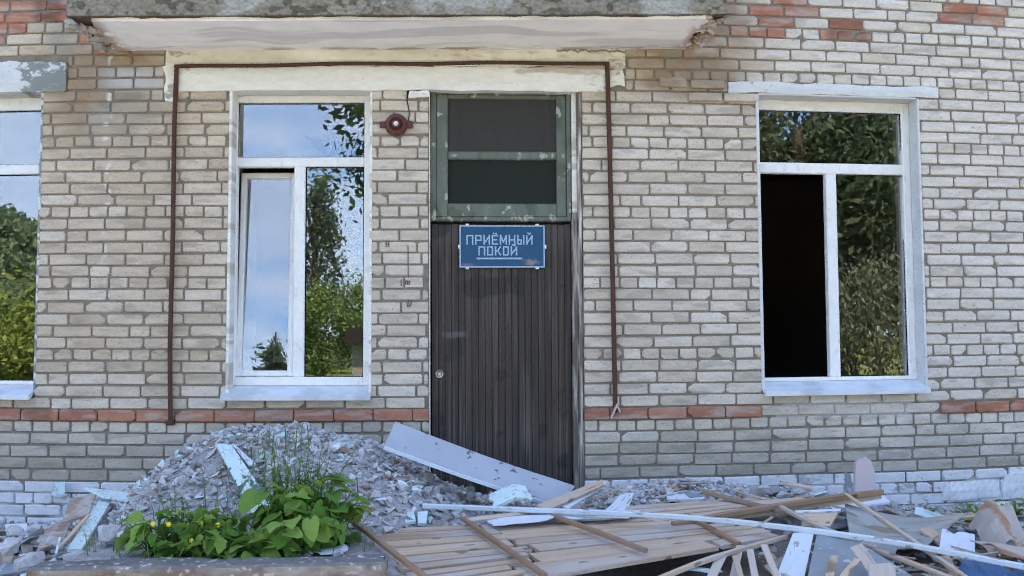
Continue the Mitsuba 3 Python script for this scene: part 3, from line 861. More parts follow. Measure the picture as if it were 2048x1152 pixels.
TR = B + '__transom_window'
tag(TR, 'green painted wooden transom light with two dark panes above the door')
v, f, _ = cat(frame_bars(-0.19, 0.783, 2.046, 2.962, 0.040, 0.030, 0.030, 0.030, 0.055, 0.16, 0.006) + frame_bars(-0.152, 0.752, 2.074, 2.934, 0.083, 0.068, 0.096, 0.030, 0.072, 0.13, 0.008)
              + [bev(-0.07, 0.686, 0.078, 0.125, 2.477, 2.534, 0.008)])
put('frame', (warp(v), f), 'm_green', parent=TR)
pane(-0.069, 0.684, 2.17, 2.477, 0.105, 'm_old_glass', TR); pane(-0.069, 0.684, 2.534, 2.904, 0.105, 'm_old_glass', TR)
bars = [bev(x, x + 0.0034, 0.0905, 0.0930, 2.53, 2.91, 0.0005) for x in np.arange(-0.066, 0.682, 0.0064)] + [bev(-0.067, 0.682, 0.0935, 0.0960, z, z + 0.0034, 0.0005) for z in np.arange(2.535, 2.905, 0.0064)]
v, f, _ = cat(bars)
k = put('insect_net', (warp(v), f), 'm_net', parent=TR); tag(k, 'dusty grey insect net over the upper pane')
v, f, _ = bev(0.784, 0.822, 0.030, 0.16, 0.02, 2.10, 0.006)
tm = trimesh.Trimesh(v, f).subdivide_to_size(0.05)
tm.vertices = tm.vertices + np.stack([0.004 * (meshkit.fbm(tm.vertices * 12, 2, 1) - 0.5), 0.012 * (meshkit.fbm(tm.vertices * 15, 3, 2) - 0.5), 0 * tm.vertices[:, 0]], 1)
k = put('door_jamb', (warp(tm.vertices), tm.faces), 'm_jamb', parent=B); tag(k, 'grey splintered wooden jamb right of the door')
v, f, _ = bev(0.8225, 0.848, -0.003, 0.12, 0.02, 2.962, 0.006)
put('reveal', (warp(v), f), 'm_jamb', parent=B)
v, f, _ = bev(-0.196, -0.1905, -0.002, 0.09, 0.02, 2.93, 0.002)
put('reveal', (warp(v), f), 'm_cream', parent=B)
v, f, _ = bev(0.786, 0.822, 0.035, 0.16, 2.10, 2.962, 0.006)
put('door_jamb', (warp(v), f), 'm_cream', parent=B)

# ------------------------------------------------------------------ dark rooms and the rest of the shell
v, f, _ = cat([bev(-9, 10, 8.0, 8.3, -0.3, 7.4), bev(-9.3, -9.003, 0.011, 8.3, -0.3, 7.4), bev(10.003, 10.3, 0.011, 8.3, -0.3, 7.4)])
put('outer_wall', (v, f), 'm_mortar', parent=B)
v, f, _ = bev(-9.6, 10.6, -0.45, 8.6, 7.403, 7.65)
put('roof', (v, f), 'm_concrete', parent=B)  # unseen roof, out of view; its overhang shades the front and wreckage
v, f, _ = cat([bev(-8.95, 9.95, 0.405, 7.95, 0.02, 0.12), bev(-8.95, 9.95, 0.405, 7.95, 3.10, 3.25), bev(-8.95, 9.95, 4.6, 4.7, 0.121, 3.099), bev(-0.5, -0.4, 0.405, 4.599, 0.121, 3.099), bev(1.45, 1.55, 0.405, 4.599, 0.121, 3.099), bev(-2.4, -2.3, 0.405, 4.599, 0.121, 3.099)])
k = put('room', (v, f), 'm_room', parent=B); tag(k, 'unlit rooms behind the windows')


# ------------------------------------------------------------------ things fixed to the wall
def strokes(segs, th):
    out = []
    for (x0, z0, x1, z1) in segs:
        d = np.array([x1 - x0, z1 - z0]); L = np.linalg.norm(d); d /= L
        nrm = np.array([-d[1], d[0]]) * th / 2
        a, b = np.array([x0, z0]) - d * th / 2, np.array([x1, z1]) + d * th / 2
        q = [a - nrm, b - nrm, b + nrm, a + nrm]
        v = np.array([(p[0], 0.0, p[1]) for p in q] + [(p[0], 0.0035, p[1]) for p in q])
        out.append((v, tri([[0, 1, 2, 3], [1, 0, 4, 5], [2, 1, 5, 6], [3, 2, 6, 7], [0, 3, 7, 4]]), None))
    return out


GLYPH = {
    'П': [(0, 0, 0, 1), (0, 1, .8, 1), (.8, 1, .8, 0)], 'Р': [(0, 0, 0, 1), (0, 1, .75, 1), (.75, 1, .75, .45), (.75, .45, 0, .45)], 'И': [(0, 1, 0, 0), (0, 0.08, .75, .92), (.75, 0, .75, 1)],
    'Ё': [(0, 0, 0, 1), (0, 1, .7, 1), (0, .5, .6, .5), (0, 0, .7, 0), (.15, 1.25, .2, 1.25), (.5, 1.25, .55, 1.25)], 'М': [(0, 0, 0, 1), (0, 1, .42, .25), (.42, .25, .84, 1), (.84, 1, .84, 0)],
    'Н': [(0, 0, 0, 1), (.75, 0, .75, 1), (0, .5, .75, .5)], 'Ы': [(0, 0, 0, 1), (0, .5, .5, .5), (.5, .5, .5, 0), (.5, 0, 0, 0), (.85, 0, .85, 1)], 'Й': [(0, 1, 0, 0), (0, 0.08, .75, .92), (.75, 0, .75, 1), (.2, 1.28, .375, 1.2), (.375, 1.2, .55, 1.28)],
    'О': [(0, 0, 0, 1), (0, 1, .7, 1), (.7, 1, .7, 0), (.7, 0, 0, 0)], 'К': [(0, 0, 0, 1), (0, .45, .3, .5), (.3, .5, .72, 1), (.3, .5, .72, 0)]}


def word(text, x, z, h, gap, th, squeeze=1.0):
    out = []
    for ch in text:
        g = GLYPH[ch]
        w = max(max(s[0], s[2]) for s in g)
        out += strokes([(x + s[0] * h * squeeze, z + s[1] * h, x + s[2] * h * squeeze, z + s[3] * h) for s in g], th)
        x += w * h * squeeze + gap
    return out, x - gap


SG = 'sign_board'
tag(SG, 'blue enamel sign with pale lettering and border at the top of the dark door', 'sign')
v, f, _ = bev(0.010, 0.600, 0.078, 0.090, 1.726, 2.022, 0.004)
put('plate', (warp(v), f), 'm_sign', parent=SG)
letters = word('ПРИЁМНЫЙ', 0.064, 1.890, 0.058, 0.0215, 0.0095, 0.82)[0] + word('ПОКОЙ', 0.146, 1.816, 0.054, 0.0215, 0.0095, 0.86)[0] + strokes([(0.135, 1.791, 0.436, 1.791)], 0.011)
v, f, _ = cat(letters)
v = v + [0, 0.0745, 0]
put('lettering', (warp(v), f), 'm_sign_paint', parent=SG)
v, f, _ = cat(frame_bars(0.012, 0.598, 1.728, 2.020, 0.010, 0.010, 0.010, 0.010, 0.0745, 0.080, 0.0015))
put('border', (warp(v), f), 'm_sign_paint', parent=SG)
v, f, _ = cat([bev(x - 0.012, x + 0.012, 0.074, 0.088, z - 0.006, z + 0.006, 0.002) for x, z in ((0.065, 2.024), (0.545, 2.024), (0.065, 1.724), (0.545, 1.724))] + [bev(x - 0.006, x + 0.006, 0.074, 0.088, 1.86, 1.885, 0.002) for x in (0.008, 0.602)])
put('fixing_clip', (warp(v), f), 'm_pvc', parent=SG)

PF = 'pipe_frame'
tag(PF, 'rusty brown steel pipe bent round the doorway and window in an upturned U', 'pipe')
zz = np.linspace(0.70, 3.09, 14)
v, f, _ = tube(np.stack([-1.920 + 0.004 * np.sin(zz * 4), 0 * zz - 0.032, zz], 1), 0.0155, 10)
put('upright', (warp(v), f), 'm_rust', smooth=50, parent=PF)
v, f, _ = tube(np.stack([1.030 + 0.028 * (3.12 - zz) / 2.4, 0 * zz - 0.032, zz + 0.045], 1), 0.0165, 10)
put('upright', (warp(v), f), 'm_rust', smooth=50, parent=PF)
xx = np.linspace(-1.935, 1.045, 16)
v, f, _ = tube(np.stack([xx, 0 * xx - 0.034, 3.098 + 0.0125 * (xx + 1.92) + 0.004 * np.sin(xx * 6)], 1), 0.013, 10)
put('crossbar', (warp(v), f), 'm_rust', smooth=50, parent=PF)
v, f, _ = cat([bev(-1.945, -1.895, -0.055, 0.0, 0.672, 0.702, 0.006)])
put('foot', (warp(v), f), 'm_rust', parent=PF)
v, f, u = stick([(1.068, -0.05, 0.80), (1.020, -0.06, 0.705)], 0.030, 0.012)
k = put('foot', (warp(v), f), 'm_metal', uv=u, parent=PF)
v, f, u = stick([(1.062, -0.05, 0.80), (1.088, -0.055, 0.745)], 0.024, 0.010)
put('foot', (warp(v), f), 'm_metal', uv=u, parent=PF)

BE = 'alarm_bell'
tag(BE, 'small round dark red alarm bell on the bricks left of the transom light', 'bell')
c = (-0.417, -0.004, 2.695)
v, f, _ = lathe([(0.0, -0.052), (0.028, -0.050), (0.034, -0.030), (0.050, -0.044), (0.064, -0.042), (0.074, -0.028), (0.078, 0.0)], 28, c=c)
put('gong', (warp(v), f), 'm_bell', smooth=40, parent=BE)
v, f, _ = lathe([(0.0, -0.066), (0.012, -0.064), (0.017, -0.056), (0.017, -0.048)], 16, c=c)
put('button', (warp(v), f), 'm_button', smooth=40, parent=BE)
v, f, _ = cat([bev(-0.530, -0.475, -0.020, 0.0, 2.675, 2.715, 0.004)])
put('bracket', (warp(v), f), 'm_bell', parent=BE)
v, f, _ = cat([bev(-0.36, -0.305, -0.024, 0.0, 2.672, 2.722, 0.005)])
put('bracket', (warp(v), f), 'm_bell', parent=BE)
zz = np.linspace(2.90, 2.715, 8)
v, f, _ = tube(np.stack([-0.338 + 0.008 * np.sin(zz * 30), 0 * zz - 0.008, zz], 1), 0.0035, 6)
put('wire', (warp(v), f), 'm_dark', parent=BE)
# old painted marks on the brick pier between window and door
for q, segs in enumerate((word('Н', -0.482, 1.866, 0.034, 0, 0.007, 0.7)[0], strokes([(-0.335, 1.87, -0.333, 1.66)], 0.006),
                          strokes([(-0.352, 1.612, -0.352, 1.632), (-0.338, 1.612, -0.338, 1.632), (-0.324, 1.612, -0.324, 1.632), (-0.352, 1.612, -0.324, 1.612), (-0.352, 1.632, -0.324, 1.632)], 0.007),
                          strokes([(-0.380, 1.605, -0.380, 1.640)], 0.006), strokes([(-0.338, 1.462, -0.330, 1.505), (-0.338, 1.462, -0.318, 1.466), (-0.318, 1.466, -0.312, 1.500)], 0.007))):
    v, f, _ = cat(segs)
    k = put('painted_mark', (warp(v + [0, -0.0035, 0]), f), 'm_letter', parent=B)
    tag(k, 'faded dark painted mark on the pier left of the door')

# ------------------------------------------------------------------ ground, mound, hill
g = 90.0
v = np.array([(-400, -500, -0.12), (400, -500, -0.12), (400, 200, -0.12), (-400, 200, -0.12)], float)
tag(put('ground', (v, np.array([[0, 1, 2], [0, 2, 3]])), 'm_ground'), kind='structure')


def ss(a, b, x):
    t = np.clip((x - a) / (b - a), 0, 1)
    return t * t * (3 - 2 * t)


def height(x, y):
    x, y = np.asarray(x, float), np.asarray(y, float)
    ridge = np.interp(x, [-5, -2.55, -2.2, -2.0, -1.70, -1.40, -1.05, -0.65, -0.38, -0.15, 0.1, 0.35, 0.6, 1.0, 1.6, 2.1, 2.5, 6], [0.05, 0.06, 0.14, 0.30, 0.53, 0.66, 0.70, 0.63, 0.50, 0.35, 0.22, 0.16, 0.17, 0.25, 0.26, 0.22, 0.10, 0.04])
    bed = 0.04 + 0.17 * ss(-2.1, -1.8, x) * ss(0.0, -0.4, x)
    s = ss(-0.38, -1.42, y)
    back = 1 - 0.10 * ss(-0.30, 0.0, y) * (ridge > 0.3)
    h = (ridge * (1 - s) + bed * s) * back
    h = h * (1 - ss(-1.93, -1.98, y) * 0.9) - 0.2 * ss(-2.9, -3.6, y)
    q = np.stack([x * 2.6, y * 2.6, 0 * x], -1)
    return h + 0.10 * (meshkit.fbm(q, 4, 6) - 0.5) * (0.4 + np.minimum(1, ridge * 1.6)) * (1 - 0.75 * s)


gx, gy = np.meshgrid(np.linspace(-5.0, 6.0, 221), np.linspace(-3.6, 0.035, 75), indexing='ij')
P = np.stack([gx, gy, height(gx, gy)], -1)
f = np.array([[i * 75 + j, (i + 1) * 75 + j, (i + 1) * 75 + j + 1, i * 75 + j + 1] for i in range(220) for j in range(74)])
tag(put('rubble_mound', (P.reshape(-1, 3), tri(f)), 'm_dirt', smooth=True), kind='structure')

# ------------------------------------------------------------------ rubble
rg = np.random.default_rng(21)
PROTO = [rock((0, 0, 0), 1.0, 40000 + i, 0.40 + 0.45 * rg.random(), 9) for i in range(70)]
items, n = [], 0
while n < 25000:
    x, y = rg.uniform(-4.2, 5.0), -abs(rg.normal(0, 1.05)) - 0.02
    if y < -2.9 or (x > 0.15 and x < 1.6 and y < -1.2):
        continue
    h = float(height(x, y))
    dens = 0.08 + 1.5 * ss(0.20, 0.36, h) + (0.9 if x < -1.9 and y > -2.3 else 0) + (1.1 if 0.0 < x < 2.5 and y > -0.65 else 0) + 0.2 * (x > 1.5) + 0.9 * (-0.75 < x < 0.35 and y > -1.35)
    if rg.random() > dens * 0.7:
        continue
    fine = -1.95 < x < -0.85
    r = 0.0060 + 0.034 * rg.random() ** (5.5 if fine else 4.0)
    v, f, u = PROTO[rg.integers(70)]
    a = rg.uniform(0, 6.283)
    M = np.array([[math.cos(a), -math.sin(a), rg.normal(0, .35)], [math.sin(a), math.cos(a), rg.normal(0, .35)], [rg.normal(0, .3), rg.normal(0, .3), 1]]) * r
    items.append((v @ M.T + [x, y, h + r * 0.3], f, np.tile([[rg.random(), 0.5]], (len(v), 1))))
    n += 1
v, f, u = cat(items)
tag(put('rubble', (v, f), 'm_rubble', uv=u), 'loose plaster and mortar chips covering the heap and the ground by the wall', 'rubble', kind='stuff')

CH = [  # larger lumps: place, radius, label
    ((-2.097, -1.550, 0.171), .085, 'pale grey concrete chunk in the bottom left corner of the picture'), ((-1.763, -1.450, 0.272), .07, 'long light grey lump between the leaning mint plank and the weeds'), ((-1.647, -1.500, 0.263), .06, 'smaller light grey lump touching the left end of the weeds'),
    ((-1.862, -1.600, 0.198), .06, 'grey chunk at the left end of the concrete kerb'), ((-2.262, -1.400, 0.215), .06, None), ((-2.061, -1.350, 0.213), .05, None), ((-2.373, -1.100, 0.232), .05, None), ((-2.317, -1.000, 0.211), .045, None), ((-2.286, -0.900, 0.185), .06, None),
    ((-0.820, -0.750, 0.527), .055, 'rounded tan stone on the heap beside the tall weed'), ((-1.080, -0.700, 0.494), .045, None), ((-0.990, -0.600, 0.569), .04, None), ((-0.110, -0.550, 0.326), .06, None), ((-0.034, -0.600, 0.288), .05, None), ((-0.187, -0.500, 0.395), .05, None), ((0.073, -0.500, 0.301), .055, None),
    ((-0.726, -0.900, 0.362), .04, None), ((-0.510, -0.950, 0.311), .05, None), ((-0.423, -0.800, 0.384), .04, None), ((-0.631, -0.750, 0.423), .035, None), ((-1.679, -0.600, 0.459), .045, None), ((-1.561, -0.500, 0.563), .04, None),
    ((0.815, -0.500, 0.290), .05, None), ((0.939, -0.600, 0.250), .04, None), ((1.283, -0.500, 0.238), .05, None), ((1.900, -0.550, 0.299), .055, 'blue-grey lump beside the peach-coloured board fragment'), ((2.026, -0.550, 0.266), .05, None), ((1.210, -0.400, 0.269), .04, None),
]
ORD = ['leftmost', 'second from the left', 'third from the left', 'fourth from the left', 'fifth from the left', 'sixth from the left', 'seventh from the left', 'eighth from the left', 'ninth from the left', 'tenth from the left', 'eleventh from the left', 'rightmost']
ZONES = {'left': [], 'heap': [], 'right': []}
for i, (c, r, lab) in enumerate(CH):
    v, f, u = rock(c, r, 700 + i, 0.65, 22)
    tm = trimesh.Trimesh(v, f).subdivide().subdivide()
    tm.vertices = tm.vertices + tm.vertex_normals * (0.22 * r * (meshkit.fbm(tm.vertices * 22 + i, 3, 3) - 0.5))[:, None]
    k = put('concrete_chunk', (tm.vertices, tm.faces), 'm_rubble', uv=np.tile([[0.35 + 0.4 * ((i * 0.37) % 1), 0.5]], (len(tm.vertices), 1)))
    if lab:
        tag(k, lab, 'chunk')
    else:
        ZONES['left' if c[0] < -1.9 else 'heap' if c[0] < 0.3 else 'right'].append((c[0] / (6.4 + c[1]), k))
for zone, items in ZONES.items():
    for q, (_, k) in enumerate(sorted(items)):
        tag(k, ORD[q if q < len(items) - 1 else 11] + {'left': ' of the plain grey lumps lying in the bottom left corner', 'heap': ' of the plain grey lumps lying on the rubble heap', 'right': ' of the plain grey lumps by the wall right of the door'}[zone], 'chunk',
            {'left': 'masonry lumps at bottom left', 'heap': 'masonry lumps on the heap', 'right': 'masonry lumps right of the door'}[zone])

# ------------------------------------------------------------------ kerb
v, f, _ = bev(-1.90, -0.325, -2.055, -1.90, -0.1, 0.246, 0.012)
tm = trimesh.Trimesh(v, f).subdivide_to_size(0.05)
tm.vertices = tm.vertices + tm.vertex_normals * (0.028 * (meshkit.fbm(tm.vertices * 11, 4, 3) - 0.5))[:, None]
tag(put('concrete_kerb', (tm.vertices, tm.faces), 'm_kerb'), 'low crumbling concrete kerb in front of the weeds', 'kerb')


# ------------------------------------------------------------------ boards, sheets and sticks
def board(name, geo, m, label, cat_, parent=None, group=None):
    v, f, u = geo
    k = put(name, (v, f), m, uv=u, parent=parent)
    if not parent:
        tag(k, label, cat_, group)
    return k


# grey sheet leaning across the door
a, b, c, d = (-0.391, -0.420, 0.732), (0.716, -0.550, 0.339), (0.596, -0.800, 0.255), (-0.444, -0.620, 0.598)
k = board('grey_panel', slab(a, b, c, d, 0.014, 14, 3, 0.010, 0.0, -0.012), 'm_grey_sheet', 'long blue-grey sheet leaning across the bottom of the dark door', 'panel')
board('lip', stick([np.array(d) + [0.0, -0.004, -0.004], (np.array(d) + np.array(c)) / 2 + [0, -0.004, -0.016], np.array(c) + [0, -0.004, -0.004]], 0.012, 0.022), 'm_white', None, None, k)
# mint crumpled plasterboard
board('plasterboard_piece', slab((0.161, -0.850, 0.341), (0.426, -0.800, 0.373), (0.432, -0.950, 0.331), (0.193, -1.000, 0.293), 0.02, 8, 6, 0.10, 0.2, 0.02), 'm_mint', 'crumpled mint green plasterboard piece below the grey sheet', 'board')
board('plank', slab((0.443, -0.950, 0.297), (0.875, -0.620, 0.390), (0.893, -0.640, 0.363), (0.504, -1.000, 0.277), 0.018, 6, 2, 0.01, 0.03), 'm_wood', 'narrow brown plank rising to the right foot of the door', 'plank')
board('plank', slab((0.585, -0.900, 0.281), (0.895, -0.550, 0.373), (0.911, -0.570, 0.358), (0.626, -0.920, 0.267), 0.012, 6, 2, 0.01, 0.03), 'm_white', 'pale splintered strip beside the narrow brown plank', 'plank')
board('plank', slab((0.838, -0.950, 0.258), (0.997, -0.620, 0.307), (1.068, -0.620, 0.306), (0.959, -0.950, 0.245), 0.015, 4, 2, 0.0, 0.05), 'm_white', 'short white painted board end poking up behind the long white strip', 'plank')
board('plank', slab((1.298, -0.480, 0.284), (1.548, -0.480, 0.280), (1.510, -0.620, 0.261), (1.267, -0.620, 0.261), 0.014, 4, 2, 0.0, 0.03), 'm_white', 'white board fragment with a dark hole, against the wall right of the door', 'plank')
board('paper_sheet', slab((0.134, -1.120, 0.250), (0.597, -1.050, 0.274), (0.498, -1.200, 0.259), (0.184, -1.260, 0.244), 0.004, 10, 4, 0.03, 0.1), 'm_paper', 'pale lilac paper sheet under the start of the long white strip', 'paper')
board('paper_sheet', slab((0.470, -1.060, 0.272), (1.059, -1.000, 0.275), (0.951, -1.120, 0.254), (0.555, -1.180, 0.255), 0.004, 10, 4, 0.03, 0.1), 'm_white', 'white sheet lying behind the long white strip', 'sheet')
board('plank', slab((0.037, -1.150, 0.268), (0.534, -0.980, 0.282), (0.540, -1.000, 0.271), (0.051, -1.180, 0.254), 0.015, 6, 2, 0.01, 0.03), 'm_wood', 'thin brown lath behind the upper corner of the boarded panel', 'plank')

# large boarded panel: boards across, battens on top
PA = 'boarded_panel'
tag(PA, 'large fallen panel of weathered horizontal boards with four cross battens, front centre', 'panel')
BL, BR, FR, FL = (np.array(q) for q in ((-0.519, -1.220, 0.226), (1.496, -0.980, 0.231), (1.671, -1.500, 0.213), (-0.150, -2.280, 0.152)))


def on(u, w, up=0.0):
    return BL * (1 - u) * (1 - w) + BR * u * (1 - w) + FR * u * w + FL * (1 - u) * w + np.array([0, 0, up])


rows = [(0.00, 0.075, 0.02, 0.31), (0.10, 0.215, 0.00, 0.34), (0.10, 0.225, 0.345, 0.83), (0.0, 0.095, 0.315, 0.86), (0.232, 0.335, -0.005, 0.60), (0.235, 0.34, 0.605, 0.90), (0.345, 0.455, 0.0, 0.33), (0.35, 0.46, 0.335, 0.97), (0.475, 0.565, 0.015, 0.36), (0.47, 0.60, 0.365, 1.0),
        (0.60, 0.665, 0.0, 0.33), (0.69, 0.745, 0.01, 0.32), (0.775, 0.835, 0.02, 0.25), (0.875, 0.925, 0.04, 0.27), (0.615, 0.775, 0.335, 1.02), (0.785, 0.995, 0.255, 0.80), (0.835, 0.985, 0.81, 1.0), (0.945, 0.995, 0.02, 0.25)]
for i, (w0, w1, u0, u1) in enumerate(rows):
    lift = 0.004 * math.sin(i * 2.1)
    board('board', slab(on(u0, w0, lift), on(u1, w0, lift + 0.003 * math.cos(i)), on(u1, w1 - 0.002, lift), on(u0, w1 - 0.002, lift - 0.003), 0.020, 8, 2, 0.006, 0.02), 'm_wood', None, None, PA)
for (p, q, w) in (((-0.584, -1.160, 0.255), (-0.116, -2.260, 0.190), .040), ((0.024, -1.120, 0.243), (0.384, -2.140, 0.176), .040), ((0.486, -1.040, 0.254), (0.905, -1.800, 0.202), .036), ((1.289, -1.020, 0.224), (1.402, -1.660, 0.194), .040)):
    p, q = np.array(p) + [0, 0, 0.018], np.array(q) + [0, 0, 0.018]
    board('batten', stick([p, q], w * 0.66, 0.024), 'm_batten', None, None, PA)
board('plank', slab((-0.635, -1.350, 0.212), (-0.474, -1.330, 0.213), (-0.468, -1.360, 0.202), (-0.628, -1.400, 0.205), 0.012, 3, 1), 'm_wood', 'short pale lath end sticking out left of the boarded panel by the weeds', 'plank')

# second panel, behind, to the right
PB = 'boarded_panel_001'
used.add(PB)
tag(PB, 'second boarded panel lying behind the long white strip below the right window', 'panel')
bl, br, fr, fl = (np.array(q) for q in ((0.896, -0.860, 0.261), (2.409, -0.660, 0.303), (2.557, -0.780, 0.296), (1.148, -1.180, 0.213)))
for i in range(5):
    w0, w1 = i / 5, (i + 1) / 5 - 0.03
    e = lambda u, w: bl * (1 - u) * (1 - w) + br * u * (1 - w) + fr * u * w + fl * (1 - u) * w
    u1 = (0.62, 0.74, 0.8, 0.9, 1.0)[i]
    board('board', slab(e(0, w0), e(u1, w0), e(u1, w1), e(0, w1), 0.022, 8, 2, 0.014, 0.03), 'm_wood', None, None, PB)
board('batten', stick([np.array((1.468, -0.700, 0.299)) + [0, 0, .02], np.array((1.879, -1.050, 0.226)) + [0, 0, .02]], 0.030, 0.024), 'm_batten', None, None, PB)
board('batten', stick([(1.171, -1.200, 0.222), (1.847, -0.980, 0.282), (2.533, -0.800, 0.318)], 0.028, 0.034), 'm_batten', None, None, PB)

board('white_strip', stick([(-0.198, -0.950, 0.301), (0.234, -1.020, 0.290), (0.778, -1.160, 0.288), (1.286, -1.350, 0.286), (1.744, -1.580, 0.266), (2.162, -1.800, 0.236), (2.663, -2.050, 0.165)], 0.030, 0.028, sub=5), 'm_white', 'long white painted strip lying right across the wreckage', 'strip')
board('stick', stick([(2.248, -0.950, 0.329), (2.305, -1.500, 0.226), (2.303, -2.200, 0.143)], 0.024, 0.022), 'm_wood', 'pale straight stick crossing over the long white strip at right', 'stick')
board('stick', stick([(1.845, -1.000, 0.274), (1.917, -1.400, 0.233), (2.249, -2.150, 0.143)], 0.030, 0.020), 'm_wood', 'brown batten passing under the long white strip, left of the pale straight stick', 'stick')
board('stick', stick([(0.838, -2.220, 0.176), (1.185, -1.920, 0.208), (1.681, -1.550, 0.221)], 0.022, 0.024), 'm_wood', 'thin pale batten along the front corner of the boarded panel', 'stick')
# standing lath ends under the panel's right corner
LL = ['leftmost and broadest', 'middle', 'second from the right', 'rightmost', 'second from the left']
for i, (p, q, w) in enumerate((((1.265, -1.850, 0.209), (1.145, -2.050, 0.127), .055), ((1.311, -1.900, 0.210), (1.298, -2.050, 0.125), .030), ((1.399, -1.850, 0.226), (1.360, -2.060, 0.126), .035), ((1.484, -1.800, 0.237), (1.470, -2.050, 0.121), .034), ((1.381, -1.750, 0.224), (1.283, -1.950, 0.111), .04))):
    p, q = np.array(p), np.array(q)
    board('lath', stick([p, q], w, 0.010, side=(1, 0.15, 0)), 'm_wood', LL[i] + ' of the lath ends standing under the panel\'s right front corner', 'lath', group='lath ends under the boarded panel')
board('plank', slab((1.700, -1.600, 0.251), (1.809, -1.600, 0.254), (1.583, -2.050, 0.119), (1.447, -2.050, 0.122), 0.018, 4, 6, 0.006), 'm_white', 'wide pale board standing up below the long white strip', 'plank')
board('plywood_sheet', slab((1.817, -1.620, 0.253), (1.996, -1.720, 0.226), (2.109, -2.150, 0.123), (1.578, -2.100, 0.121), 0.010, 8, 6, 0.02), 'm_ply', 'dull blue-grey plywood sheet right of the wide pale board', 'sheet')
board('lath', stick([(1.759, -1.980, 0.220), (1.657, -2.160, 0.146)], .045, 0.010, side=(1, 0.1, 0)), 'm_wood', 'short upright tan lath in front of the blue-grey plywood', 'lath')
board('lath', stick([(1.878, -1.950, 0.258), (1.890, -2.200, 0.151)], .06, 0.012, side=(1, 0.1, 0.3)), 'm_wood', 'broad tan lath leaning right in front of the blue-grey plywood', 'lath')
board('lath', stick([(1.842, -2.050, 0.221), (1.679, -2.220, 0.160)], .035, 0.012, side=(1, 0.1, -0.3)), 'm_wood', 'narrow tan lath leaning left, crossing the broad lath', 'lath')
board('plank', slab((1.938, -1.050, 0.259), (2.190, -1.000, 0.258), (2.031, -1.250, 0.213), (1.877, -1.250, 0.215), 0.02, 5, 3, 0.02), 'm_wood', 'dark board end under the second boarded panel', 'plank')
board('plank', slab((1.898, -1.080, 0.268), (2.180, -1.040, 0.268), (2.171, -1.060, 0.258), (1.896, -1.100, 0.258), 0.012, 5, 1), 'm_white', 'thin white edge strip under the second boarded panel', 'plank')


# curved sheet of linoleum
def curved(p00, p10, p11, p01, sag, nu, nv, t, m, name, label, cat_, twist=0.0, amp=0.02):
    p00, p10, p11, p01 = (np.array(q, float) for q in (p00, p10, p11, p01))
    U, V = np.meshgrid(np.linspace(0, 1, nu + 1), np.linspace(0, 1, nv + 1), indexing='ij')
    Pp = p00 * ((1 - U) * (1 - V))[..., None] + p10 * (U * (1 - V))[..., None] + p11 * (U * V)[..., None] + p01 * ((1 - U) * V)[..., None]
    o = -sag * np.sin(math.pi * U) * (1 - 0.4 * V) + twist * np.sin(2 * math.pi * U) * V
    COUNT[0] += 1
    o = o + amp * (meshkit.fbm(np.stack([U * 3 + COUNT[0], V * 3, 0 * U], -1), 3, 1) - 0.5)
    Pp = Pp + np.array([0, -0.35, 1.0]) * o[..., None]
    uv = np.stack([U * np.linalg.norm(p10 - p00) + 100 * (COUNT[0] % 97), V * np.linalg.norm(p01 - p00)], -1)
    v, f, u = grid_solid(Pp, t, uv)
    k = put(name, (v, f), m, uv=u)
    tag(k, label, cat_)
    return k


curved((2.323, -0.750, 0.247), (2.971, -0.950, 0.220), (2.437, -1.500, 0.152), (2.058, -1.450, 0.199), 0.06, 14, 8, 0.006, 'm_lino', 'lino_sheet', 'curved grey-green linoleum sheet behind the pale straight stick', 'sheet')
curved((1.885, -1.550, 0.207), (2.280, -1.550, 0.196), (2.099, -1.850, 0.161), (1.965, -1.800, 0.176), 0.02, 8, 5, 0.006, 'm_ply', 'lino_sheet', 'pale grey torn sheet under the crossing of stick and white strip', 'sheet')
curved((2.611, -1.350, 0.212), (2.786, -1.350, 0.194), (2.682, -1.550, 0.117), (2.486, -1.550, 0.146), 0.02, 8, 6, 0.003, 'm_paper', 'paper_sheet', 'crumpled white paper right of the pale straight stick', 'paper', 0.01, 0.05)
curved((2.868, -1.150, 0.197), (3.198, -1.000, 0.243), (3.013, -1.550, 0.132), (2.713, -1.650, 0.129), -0.10, 12, 10, 0.006, 'm_pink', 'torn_sheet', 'curled brown and rust coloured sheet at the right edge', 'sheet', 0.05, 0.10)
curved((2.625, -1.600, 0.195), (2.713, -1.720, 0.165), (2.837, -1.850, 0.134), (2.942, -1.600, 0.149), -0.02, 8, 4, 0.006, 'm_pink', 'torn_sheet', 'lower pinkish torn edge strip beneath the curled rust coloured sheet', 'sheet', 0.02, 0.03)
curved((2.516, -1.750, 0.165), (2.781, -1.900, 0.146), (2.552, -2.300, 0.131), (2.198, -2.200, 0.112), 0.03, 12, 8, 0.004, 'm_tarp', 'blue_tarpaulin', 'dark blue plastic sheet in the bottom right corner', 'tarpaulin', 0.02, 0.08)
board('plank', slab((2.853, -1.000, 0.202), (3.091, -0.950, 0.213), (3.062, -1.000, 0.205), (2.729, -1.050, 0.197), 0.014, 4, 1, 0.01, 0.05), 'm_wood', 'small reddish board behind the crumpled white paper', 'plank')
board('plank', slab((2.530, -1.250, 0.188), (2.608, -1.220, 0.198), (2.651, -1.620, 0.103), (2.563, -1.660, 0.109), 0.016, 5, 2, 0.01, 0.05), 'm_wood', 'dark brown board end sloping beneath the crumpled white paper', 'plank')
board('plank', slab((2.040, -0.420, 0.339), (2.220, -0.500, 0.311), (2.208, -0.530, 0.298), (2.033, -0.460, 0.326), 0.012, 4, 1), 'm_wood', 'small greenish-brown lath lying by the wall below the right window', 'plank')
